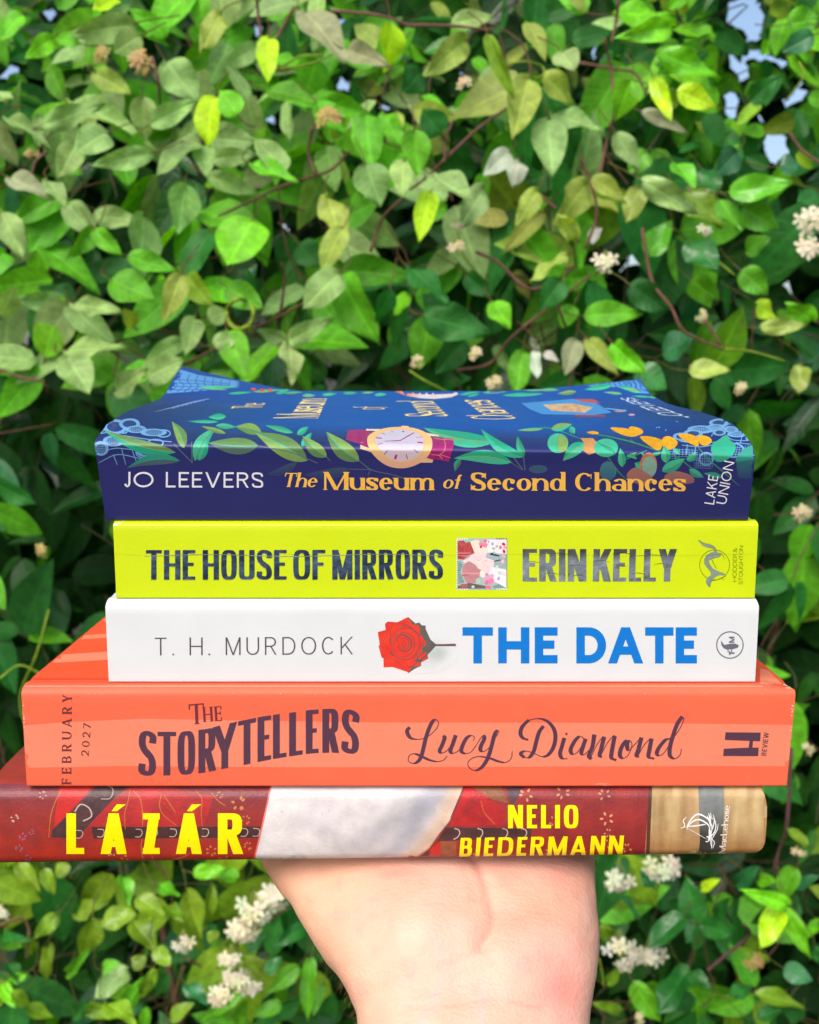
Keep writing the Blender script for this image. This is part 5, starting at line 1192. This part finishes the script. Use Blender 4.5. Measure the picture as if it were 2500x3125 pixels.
def orient(d, nrm, roll=0.):
    Y = unit(d); X = unit(np.cross(Y, nrm)); Z = np.cross(X, Y)
    if roll: X, Z = X*math.cos(roll)+Z*math.sin(roll), Z*math.cos(roll)-X*math.sin(roll)
    return X, Y, Z
PAL = dict(s=(138, 170, 98), g=(92, 164, 34), y=(172, 214, 30), d=(42, 106, 40), o=(146, 164, 72), p=(144, 148, 110), b=(112, 190, 30), t=(46, 108, 62), w=(186, 190, 172), l=(116, 150, 34), k=(32, 74, 26), m=(46, 102, 32))  # k and m: greens darkened to paint in the shade deep between leaves
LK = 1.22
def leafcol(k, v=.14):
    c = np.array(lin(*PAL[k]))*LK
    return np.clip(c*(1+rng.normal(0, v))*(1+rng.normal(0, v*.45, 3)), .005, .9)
HOLES = np.array([(2252, 46, 44, 40), (2308, 60, 20, 36), (2286, 106, 12, 12), (2310, 104, 10, 10), (2300, 170, 9, 9), (2228, 181, 15, 15), (2257, 217, 14, 14), (2275, 232, 12, 12), (2290, 10, 40, 16), (2221, 297, 16, 14), (2246, 318, 12, 10), (2226, 345, 11, 9), (2395, 319, 13, 11), (2322, 362, 14, 12),
  (2373, 452, 34, 40), (2438, 261, 11, 10), (2450, 292, 12, 10), (2386, 190, 11, 18), (2330, 175, 10, 10), (1808, 156, 9, 9), (1032, 68, 11, 11), (1047, 250, 15, 15), (782, 95, 13, 11), (144, 40, 10, 10), (34, 212, 11, 10), (94, 213, 10, 9), (120, 228, 18, 11), (5, 243, 9, 14), (1180, 328, 9, 9), (1402, 212, 13, 10), (833, 362, 9, 9), (208, 55, 7, 7)], float)
HOLES[HOLES[:, 0] < 1950, 2:] *= .4
HOLES[(HOLES[:, 0] > 1950) & (HOLES[:, 2] < 30), 2:] *= .65
def covers(a, b, w_):
    """does a leaf from a to b, w_ wide, hide one of the gaps that show the sky?"""
    (x0, x1), (y0, y1) = project(np.array([a, b])); dx, dy = x1-x0, y1-y0; L = math.hypot(dx, dy)+1e-6
    if min(y0, y1) > 560: return False
    t = ((HOLES[:, 0]-x0)*dx+(HOLES[:, 1]-y0)*dy)/L; s_ = np.abs((HOLES[:, 0]-x0)*dy-(HOLES[:, 1]-y0)*dx)/L
    f = (a-CO)@CF; wp = w_*FPX/f/2; r = (HOLES[:, 2]+HOLES[:, 3])/2*.8
    return bool(((t > -r) & (t < L+r) & (s_ < wp*.85+r)).any())
vine = empty('climbing_vine', (-.15, .8, 0)); tag(vine, 'sage green climbing vine with pointed leaves and brown stems, behind the books', 'climbing plant')
jas = empty('flowering_shrub', (.3, .95, 0)); tag(jas, 'dark green shrub with clusters of small cream flowers, below and right of the books', 'shrub')
hedge = empty('backing_hedge', (0, 1.5, 0)); tag(hedge, 'dense backing hedge behind the climbing vine, deep shade put into its leaf colour', 'hedge')  # fills the gaps from behind; deep shade is put into its leaf colour
VM, JM, BM = LeafMass(), LeafMass(), LeafMass()
# ---- leaves one can tell apart, set where they hang on the front of the vine
L1 = lambda x, y: (x/1.38, y/1.38); R1 = lambda x, y: (1250+x/1.38, y/1.38); BR = lambda x, y: (1750+x/2.3, 2500+y/2.3); BL_ = lambda x, y: (x/1.725, 2600+y/1.725)
HL = '''1640 100 1650 280 130 y;1130 160 1125 310 95 y;905 410 855 585 140 y;570 95 310 150 110 s;590 150 480 215 110 s;930 60 855 190 100 o;490 -10 400 50 80 y;700 260 820 410 150 s;640 520 820 430 90 s;400 310 550 395 90 o;600 410 610 580 110 s;180 530 420 440 90 s;300 430 600 545 90 s;870 580 1065 600 130 s;1200 720 1080 600 120 s;840 600 660 690 110 s;850 610 870 740 90 s;900 670 1060 650 80 s;880 740 1075 810 80 s;780 775 745 965 150 s;1060 690 1240 770 80 g;1130 380 1320 410 110 g;1330 250 1290 400 140 g;1340 420 1560 480 90 g;1330 430 1440 545 100 g;1545 480 1555 680 140 g;1540 690 1600 850 150 s;1700 680 1690 790 110 s;290 840 140 1050 170 g;270 820 60 920 110 g;285 860 390 980 110 s;392 905 590 930 90 s;600 905 605 1175 170 s;170 1030 400 1190 130 g;395 960 310 1080 80 g;400 970 490 1060 80 g;0 890 90 1065 120 s;885 980 770 1155 130 d;1060 930 970 1110 230 b;470 1180 635 1260 160 g;540 1080 725 1140 90 g;762 1155 700 1330 100 o;790 1160 870 1275 110 l;285 1275 75 1265 90 s;292 1280 160 1480 180 s;300 1290 450 1425 120 s;310 1280 490 1305 80 s;272 1480 85 1610 90 s;275 1480 500 1450 90 s;280 1500 370 1650 150 s;400 1540 490 1605 90 g;490 1650 620 1560 100 s;620 1585 765 1520 120 s;765 1440 620 1520 90 s;960 1395 1020 1565 130 g;1430 1150 1285 1285 150 s;1440 1160 1550 1425 180 g;1440 1140 1710 1150 130 g;1210 1440 1380 1350 90 s;1215 1450 1240 1590 100 s;1210 1440 1095 1390 70 s;1380 830 1440 1010 120 o;1445 960 1355 1125 110 o;1260 1030 1345 1115 120 d;140 340 360 330 110 g;1280 50 1440 205 160 p;1460 210 1595 250 90 p;40 750 185 800 90 p;200 760 270 850 80 s;960 1210 1100 1295 120 g;30 500 170 560 60 s;20 420 0 380 80 s;700 150 560 40 80 g;220 160 130 230 80 b;90 60 0 150 90 b;330 180 230 150 70 g;1000 480 930 380 110 b;640 640 400 700 90 s;560 650 590 560 80 g;320 610 250 740 110 s;450 560 330 620 140 s;520 690 540 780 100 g;1640 1220 1600 1350 100 d;1725 1250 1650 1310 90 b;560 1370 540 1320 80 o;820 1340 790 1460 100 s;880 1340 960 1310 90 s;900 1450 1000 1420 80 s;1130 460 1150 560 110 g;1480 840 1540 760 120 g;20 1060 -60 1150 120 g;0 1330 60 1240 110 s;1620 480 1680 600 90 g'''
HR = '''860 60 1085 50 110 b;1110 110 930 150 90 b;1040 220 1295 315 100 b;1190 220 1060 300 90 g;240 165 62 320 110 o;330 150 425 395 65 l;500 330 438 572 135 o;560 320 695 422 110 o;600 480 800 535 90 s;580 505 600 728 145 s;640 220 695 295 110 s;180 100 345 60 80 s;930 340 878 492 110 b;1030 330 1100 505 70 y;1130 385 1285 440 100 y;980 470 1165 548 60 p;870 560 962 702 90 s;100 740 248 842 140 s;90 810 42 985 100 y;315 790 220 945 110 s;745 770 640 922 125 o;540 800 458 935 90 o;565 895 408 1042 80 o;770 750 905 832 80 o;980 760 1200 888 100 s;970 790 918 922 100 o;1350 810 1592 780 110 g;1160 810 1312 935 130 l;1300 840 1392 955 100 g;1400 870 1535 955 120 g;1010 1075 1090 930 110 g;20 550 32 725 120 g;60 1330 325 1395 160 d;85 1345 45 1535 150 g;0 1130 150 1255 120 d;660 1075 515 1168 80 o;740 1330 965 1312 110 g;700 1430 658 1570 90 p;750 1430 862 1555 80 o;480 1480 448 1640 110 g;930 1200 1082 1305 120 d;1070 1490 1195 1420 140 t;1180 1560 1335 1548 90 o;960 1560 1075 1625 130 d;1480 1380 1665 1368 70 o;1400 1140 1505 1232 110 g;1460 1280 1540 1335 90 y;1650 1540 1640 1645 90 o;530 1480 535 1585 55 w;540 1478 515 1425 40 w;565 1490 625 1512 45 w;50 300 -20 380 120 d;130 560 60 470 130 d;420 640 330 720 90 w;460 680 440 770 90 w;790 960 770 1010 60 w;1500 690 1470 600 80 p;1560 470 1700 500 120 d;1440 420 1530 340 90 d;1380 640 1290 730 110 t;1560 700 1640 690 100 t;1725 830 1640 860 110 d;1180 1020 1290 1120 130 d;1190 1180 1290 1260 120 g;700 1000 640 920 90 o;1700 1350 1600 1290 100 b;1600 100 1725 80 120 g;1700 150 1580 210 90 t;640 1180 560 1290 110 d;690 1290 640 1370 90 g;1000 640 930 720 100 g;350 1270 420 1370 100 b;230 1430 120 1560 120 d;860 1450 960 1560 110 b;1240 720 1290 800 110 d;1420 1060 1500 1000 90 g;150 1300 60 1240 110 d;240 1160 330 1240 90 d;1120 690 1200 760 90 g'''
HBR = '''860 705 800 450 210 d;900 740 1105 800 160 d;870 720 790 855 110 d;770 680 545 900 190 d;815 1050 600 1335 250 d;820 1085 945 1160 130 d;1505 600 1255 520 130 b;1450 610 1330 875 190 y;1490 640 1662 965 140 b;1565 350 1440 550 180 g;1300 430 1395 430 110 b;230 585 485 585 110 l;420 1150 600 1425 180 g;1280 1235 1625 1290 130 l;1110 1245 1245 1165 130 d;1480 1050 1665 1125 160 t;1150 460 1260 370 130 t;180 760 325 870 120 l;900 490 1005 430 80 y;760 620 660 560 120 d;450 700 350 520 60 t;330 1350 180 1300 90 l;1300 1400 1450 1330 120 d;1640 180 1500 80 120 l;1700 900 1725 1000 90 d;1000 700 1100 560 110 d;1350 1000 1210 920 90 l;560 480 480 380 90 t;1560 480 1700 400 90 t;1600 1400 1500 1320 150 d;1725 730 1640 800 90 b;240 1150 330 1050 90 l'''
HBL = '''480 355 450 585 145 l;400 330 535 270 105 l;540 360 705 330 130 l;700 370 815 495 130 l;305 330 185 450 95 l;255 490 238 675 85 l;670 620 505 755 145 s;560 800 705 885 150 l;980 200 1045 425 125 l;1110 160 1100 410 60 l;720 240 855 320 115 l;820 510 895 595 95 l;1155 520 1065 625 95 l;1300 725 1065 885 80 g;1570 600 1420 740 100 g;1610 390 1460 485 90 d;1640 560 1605 870 100 g;135 640 25 690 60 b;980 700 1085 785 95 t;440 820 595 855 90 l;640 130 690 245 90 g;90 60 200 190 90 l;230 90 280 220 80 l;350 120 300 60 90 l;830 180 940 220 100 g;860 290 950 340 100 l;1140 460 1100 430 80 l;40 590 100 660 90 d;0 700 60 790 90 b;60 750 160 800 90 l;140 820 260 870 90 l;360 640 430 560 70 g;400 860 480 780 80 d;660 820 720 690 80 g;760 600 700 560 90 l;540 620 620 590 90 g;740 740 820 640 90 l;880 640 820 760 100 d;1200 800 1160 700 90 d;900 880 1000 800 90 l;1300 520 1400 440 80 d;1480 800 1340 860 90 g;1250 900 1300 780 90 g;1400 640 1480 560 80 d;1700 700 1650 850 60 g;1450 160 1560 140 70 g;1250 140 1150 100 90 g;1020 110 1180 90 90 b;180 520 100 450 80 l;0 480 90 440 80 d'''
for S_, f_, sc_ in ((HL, L1, 1.38), (HR, R1, 1.38), (HBR, BR, 2.3), (HBL, BL_, 1.725)):
    for it in S_.split(';'):
        x0, y0, x1, y1, w_, k = it.split(); x0, y0, x1, y1, w_ = map(float, (x0, y0, x1, y1, w_))
        d0 = .66+rng.uniform(-.05, .07)
        a = at(*f_(x0, y0), d0); b = at(*f_(x1, y1), d0-rng.uniform(-.01, .03))
        d = b-a; L = np.linalg.norm(d); nrm = unit(CO-a)+np.array([rng.normal(0, .22), 0, rng.uniform(.0, .55)])
        X, Y, Z = orient(d, nrm, rng.normal(0, .25))
        wm = w_/sc_/FPX*(d0+DIST)
        is_j = f_ in (BR, BL_) or (f_ is R1 and x0 > 900)
        T = HERO[rng.integers(4)]
        if covers(a, b, wm*.8): continue
        (JM if is_j else VM).twig([a+Y*.002, a-Y*.012+np.array([0, .006, .002]), a-Y*.02+np.array([rng.normal(0, .008), .03, .012])], np.array(lin(126, 96, 66) if not is_j else lin(110, 110, 50))*.8, .0006)
        (JM if is_j else VM).add(T, a, X, Y, Z, L*1.1, leafcol(k, .1), wm/L*1.32)
# ---- the mass of leaves behind them
def region(x, y):
    """how likely each colour is at a place of the photograph"""
    if y > 2300: return 'l' if x < 1100 and rng.random() < .55 else rng.choice(list('dddggl'))
    if y > 1150: return rng.choice(list('gddgl'))
    if x < 1000: return rng.choice(list('sssgggbgd'))
    if x < 1800: return rng.choice(list('soggddg'))
    return rng.choice(list('ggdddbl'))
def scatter(N, ya, yb, size, mass, templ, colf, zlo=0., zhi=2.45, xr=1.6, clump=1, twig=None):
    k = 0
    while k < N:
        P = np.array([rng.uniform(-xr, xr), rng.uniform(ya, yb), rng.uniform(zlo, zhi)])
        if P[2] > 2.2+.25*vn(P[0]*3+40, P[1]): k += 1; continue
        px_, py_ = project(P)
        if mass is VM and rng.random() < .6 and (px_ > 1850 or (px_ < 330 and 1200 < py_ < 2350) or py_ > 2700): k += 1; continue
        outd = np.array([rng.normal(0, .55), -1, rng.uniform(-.2, .9)])
        d0 = rng.uniform(0, 2*math.pi) if mass is BM else rng.normal(-math.pi/2, .95)
        for q in range(clump):
            a = d0+(q-1)*1.25+rng.normal(0, .2)
            d = np.array([math.cos(a), rng.normal(-.1, .25), math.sin(a)-.35])
            X, Y, Z = orient(d, outd+rng.normal(0, .15, 3), rng.normal(0, .25))
            L = size*rng.uniform(.55, 1.4); k += 1
            if covers(P, P+Y*L, L*.5): continue
            mass.add(templ[rng.integers(len(templ))], P+Y*.008, X, Y, Z, L, colf(px_, py_))
        if twig and P[1] < 1.0:
            mass.twig([P+np.array([0, 0, 0]), P+np.array([rng.normal(0, .02), .012, rng.normal(.02, .015)]), P+np.array([rng.normal(0, .05), .03, rng.normal(.05, .03)])], np.array(lin(*twig))*.7, .0009)
scatter(4200, .70, .9, .066, VM, TEMPL, lambda x, y: leafcol(region(x, y)), clump=3, twig=(124, 88, 72))
scatter(5000, .80, 1.12, .062, JM, NARROW+TEMPL[:2], lambda x, y: leafcol(rng.choice(list('gddmmmmtkk'))), clump=2, twig=(96, 90, 50))
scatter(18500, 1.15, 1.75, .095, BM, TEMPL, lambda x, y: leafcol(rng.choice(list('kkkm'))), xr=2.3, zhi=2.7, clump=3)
def patch(N, ya, yb, size, mass, templ, colf):
    for k in range(N):                    # the upper corner is thin but for its gaps: leaves crowd round each one
        h = HOLES[rng.integers(len(HOLES))]; x, y = h[0]+rng.normal(0, 130), h[1]+rng.normal(0, 110)
        P = at(x, y, rng.uniform(ya, yb)); a = rng.uniform(0, 6.28); d = np.array([math.cos(a), rng.normal(-.1, .25), math.sin(a)])
        X, Y, Z = orient(d, np.array([rng.normal(0, .4), -1, rng.uniform(-.2, .7)]), rng.normal(0, .3)); L = size*rng.uniform(.6, 1.2)
        if not covers(P, P+Y*L, L*.62): mass.add(templ[rng.integers(len(templ))], P, X, Y, Z, L, colf(x, y))
patch(5200, 1.15, 1.7, .06, BM, TEMPL, lambda x, y: leafcol(rng.choice(list('kkkm'))))
patch(900, .75, .95, .042, VM, TEMPL, lambda x, y: leafcol(region(x, y)))
VM.build('foliage', vine, leaf_mat('vine_leaves', .5, .28, .3))
JM.build('foliage', jas, leaf_mat('shrub_leaves', .3, .5, .25))
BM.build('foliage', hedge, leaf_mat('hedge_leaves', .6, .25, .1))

# ------------------------------------------------------------------ stems, tendrils
BARK = plain_mat('brown_stem', .7, .3, 150); GREEN = plain_mat('green_stem', .55, .2, 150, .2)
def stem3(name, pts3, r0, r1, parent, mat, col, k=5, n=7):
    P = [np.array(p, float) for p in pts3]; Q = crom(P, k); V = []; F = []
    for i, p in enumerate(Q):
        t = unit(Q[min(i+1, len(Q)-1)]-Q[max(i-1, 0)]); a = np.cross(t, [.3, 1, .2]); a = unit(a); b = np.cross(a, t); r = r0+(r1-r0)*i/(len(Q)-1)
        r *= 1+.12*math.sin(i*1.7)
        for j in range(n):
            q = 2*math.pi*j/n; V.append(p+a*math.cos(q)*r+b*math.sin(q)*r-np.array(parent.location))
    for i in range(len(Q)-1):
        for j in range(n):
            x = i*n+j; y = i*n+(j+1) % n; F.append((x, y, y+n, x+n))
    F += [tuple(range(n))[::-1], tuple((len(Q)-1)*n+j for j in range(n))]
    return link(name, mesh(name, V, F, cols=[np.array(lin(*col))*.8*(1+rng.normal(0, .08))]*len(V)), parent, mat)
def photo_stem(name, f_, P, r0, r1, parent, mat, col, y0=.67):
    dd = y0+rng.uniform(-.02, .02)
    return stem3(name, [at(*f_(*p), dd+rng.uniform(-.012, .012)) for p in P], r0, r1, parent, mat, col)
BRN = (122, 84, 72)
for f_, P in ((L1, [(1470, 640), (1400, 710), (1330, 740), (1200, 780), (1050, 850), (920, 910)]), (L1, [(1318, 530), (1300, 640), (1330, 740)]), (L1, [(1560, 1060), (1610, 920), (1700, 830)]), (L1, [(770, 1540), (960, 1440), (1180, 1330), (1290, 1270), (1420, 1200)]), (L1, [(1180, 1330), (1198, 1180), (1185, 1105)]),
              (L1, [(640, 240), (665, 330), (675, 440)]), (L1, [(1080, -20), (1090, 80), (1100, 170)]), (L1, [(1240, 30), (1200, 100), (1160, 170)]), (L1, [(1390, 45), (1600, 65), (1740, 115)]), (L1, [(-20, 1550), (90, 1590), (180, 1610), (205, 1660)]), (L1, [(200, 640), (150, 680), (130, 760)]),
              (R1, [(150, 670), (290, 540), (410, 455)]), (R1, [(150, 670), (148, 590), (185, 505)]), (R1, [(150, 670), (80, 740), (0, 800)]), (R1, [(800, 740), (830, 600), (860, 480), (850, 300), (820, 160)]), (R1, [(690, 260), (860, 290), (950, 310), (1000, 400)]), (R1, [(740, 1050), (790, 900), (760, 760), (720, 660)]), (R1, [(280, 1060), (380, 1110), (500, 1215), (620, 1180), (700, 1120)]),
              (R1, [(200, 1560), (340, 1530), (430, 1420), (620, 1270), (760, 1160)]), (R1, [(980, 960), (1020, 1180), (1100, 1290), (1150, 1390), (1240, 1440), (1330, 1470)]), (R1, [(1240, 1340), (1310, 1455)]), (R1, [(0, 105), (200, 110), (350, 130)]), (R1, [(1600, 560), (1660, 640), (1740, 690)]), (R1, [(670, 1650), (690, 1560), (740, 1420)]), (R1, [(550, 820), (620, 880)]), (R1, [(620, 1260), (640, 1330), (660, 1380)]), (R1, [(880, 0), (870, 90), (850, 180)])):
    photo_stem('vine_stem', f_, P, .0016, .0012, vine, BARK, BRN)
for f_, P in ((BR, [(1530, -500), (1500, 40), (1450, 200), (1400, 380)]), (BR, [(940, 1065), (1040, 980), (1230, 820), (1200, 740)])): photo_stem('branch', f_, P, .002, .0016, jas, BARK, (100, 66, 66), .66)
for f_, P in ((BL_, [(-10, 390), (100, 350), (150, 400), (140, 560)]), (BL_, [(900, 870), (930, 720), (970, 600)]), (BL_, [(990, 565), (1060, 600), (1150, 610)])): photo_stem('branch', f_, P, .0017, .0012, jas, BARK, (120, 92, 66), .66)
YG = (150, 178, 50)
for f_, P in ((R1, [(200, 960), (230, 1080), (320, 1190), (330, 1250)]), (R1, [(1330, 1470), (1440, 1480), (1580, 1520)]), (R1, [(1260, 950), (1265, 1060), (1370, 1160)]), (R1, [(0, 1560), (60, 1600), (160, 1650)]), (L1, [(1160, 300), (1260, 240), (1360, 230)]), (L1, [(1180, 290), (1300, 270), (1400, 230)]), (R1, [(1640, 260), (1660, 320), (1580, 430)]), (BL_, [(1280, 585), (1400, 580), (1510, 590)]), (BR, [(180, 980), (200, 1060), (215, 1180)]),
              (lambda x, y: (x, y), [(150, 1860), (110, 2000), (60, 2130), (90, 2260)]), (lambda x, y: (x, y), [(0, 2070), (60, 2030), (130, 2060)]), (R1, [(400, 275), (480, 258), (560, 280), (560, 320), (520, 325)])):
    photo_stem('green_shoot', f_, P, .0011, .0008, vine if f_ in (L1, R1) else jas, GREEN, YG, .65)
photo_stem('tendril', L1, [(1060, 1400), (1012+56*math.cos(.9), 1322+64*math.sin(.9))]+[(1012+56*math.cos(.9+q), 1322+64*math.sin(.9+q)) for q in np.linspace(.5, 6.2, 12)], .0022, .0018, vine, GREEN, (170, 200, 60), .635)
for x, top in ((-.7, 1.5), (-.3, 1.3), (.15, 1.7), (.6, 1.4)):
    stem3('vine_stem', [(x, .9, 0), (x+.04, .88, .4), (x-.03, .92, .8), (x+.05, .9, 1.1), (x, .93, top)], .006, .003, vine, BARK, BRN)
for x in (-.6, 0, .5, .9): stem3('branch', [(x, 1.02, 0), (x+.05, 1.0, .4), (x-.05, 1.03, .8), (x+.03, 1.0, 1.3)], .009, .004, jas, BARK, (90, 66, 50))
for x in (-1.2, -.5, .2, .8, 1.4): stem3('trunk', [(x, 1.5, 0), (x+.05, 1.48, .8), (x-.05, 1.52, 1.4), (x+.03, 1.5, 2.2)], .03, .012, hedge, BARK, (70, 52, 40))

# ------------------------------------------------------------------ flower clusters
CREAM = plain_mat('cream_petals', .6, .08, 300, .35)
def floret(loc, axis, R, col, V, F, C):
    axis = unit(axis); a = unit(np.cross(axis, [.2, .3, 1])); b = np.cross(axis, a); ph = rng.uniform(0, 6)
    # short tube
    n = 6; o = len(V)
    for t, r in ((-1.1, .1), (0, .16)):
        for j in range(n): q = 2*math.pi*j/n; V.append(loc+axis*R*t+(a*math.cos(q)+b*math.sin(q))*R*r); C.append(np.array(lin(196, 200, 120))*.8)
    for j in range(n): F.append((o+j, o+(j+1) % n, o+n+(j+1) % n, o+n+j))
    for k in range(5):
        q = ph+k*2*math.pi/5+rng.normal(0, .1); e = a*math.cos(q)+b*math.sin(q); s = np.cross(axis, e); o = len(V); bend = rng.uniform(-.25, .35)
        for t, w_ in ((.1, .1), (.4, .2), (.75, .27), (1., .1)):
            c = loc+e*R*t+axis*R*(.12-bend*t*t)
            V.append(c-s*R*w_); V.append(c+axis*R*.05); V.append(c+s*R*w_); C.extend([np.array(lin(*col))*(.9+.1*t)]*3)
        for i in range(3):
            x = o+i*3; F.append((x, x+1, x+4, x+3)); F.append((x+1, x+2, x+5, x+4))
def cluster(px_, py_, size, n, col, label=None, y=.605, parent=None, up=-1):
    c = at(px_, py_, y+rng.uniform(-.02, .02)); s = size/FPX*(y+DIST)/2; V = []; F = []; C = []
    o = Vector(c)
    for k in range(n):
        v = rng.normal(0, 1, 3); v = unit(v)*rng.uniform(.3, 1)**.5; v[1] = -abs(v[1])*.7
        loc = v*s*np.array([1, .8, .75]); floret(loc, v*.7+np.array([0, -.9, .1]), min(.0085, s*.66)*rng.uniform(.8, 1.1), tuple(np.clip(np.array(col)+rng.normal(0, 7, 3), 0, 255)), V, F, C)
        # pedicel back to the stalk
        p0 = np.array([0, s*.6, s*1.1]); d = loc-p0; sd_ = unit(np.cross(d, [0, 1, .1]))*.0004; oo = len(V)
        V.extend([p0-sd_, p0+sd_, loc+sd_, loc-sd_]); C.extend([np.array(lin(150, 160, 80))*.8]*4); F.append((oo, oo+1, oo+2, oo+3))
    me = mesh('flower_cluster', V, F, cols=C)
    ob = link('flower_cluster', me, parent or jas, CREAM); ob.location = o-(parent or jas).location
    return ob
CR, TN_, DRY = (250, 242, 212), (238, 222, 172), (204, 176, 112)
for x, y, s, n, c in ((2470, 672, 80, 7, CR), (2455, 765, 78, 6, CR), (1395, 690, 44, 4, TN_), (1390, 755, 60, 5, TN_), (1851, 800, 66, 6, CR), (2141, 962, 50, 5, TN_), (1510, 1168, 60, 6, TN_), (1453, 1080, 55, 6, TN_), (1275, 1105, 50, 5, TN_),
                     (1891, 2683, 95, 9, CR), (2024, 2648, 115, 12, CR), (1893, 2910, 120, 13, CR), (1985, 2915, 85, 9, CR), (2433, 2604, 55, 4, TN_), (2449, 1565, 70, 6, TN_), (2463, 2282, 60, 5, TN_), (835, 2733, 120, 13, CR), (775, 2785, 110, 12, CR), (735, 2835, 100, 11, CR), (704, 2925, 70, 7, CR), (716, 2975, 80, 8, CR), (760, 3000, 80, 8, CR), (680, 3040, 80, 8, CR), (557, 2878, 65, 7, CR), (8, 2782, 50, 5, CR), (1946, 3112, 60, 5, TN_), (2110, 575, 40, 4, TN_), (2260, 1185, 60, 5, TN_), (2150, 700, 40, 4, CR)):
    cluster(x, y, s*(1.0 if c == CR else .75), n, c)
for x, y, s, n in ((1005, 362, 90, 10), (425, 190, 90, 10), (310, 165, 70, 8), (130, 1681, 60, 6), (2302, 2935, 80, 7), (95, 470, 50, 4), (1420, 255, 60, 5)):
    cluster(x, y, s*.7, n, DRY if x != 1420 else TN_, parent=vine if y < 2000 else jas)
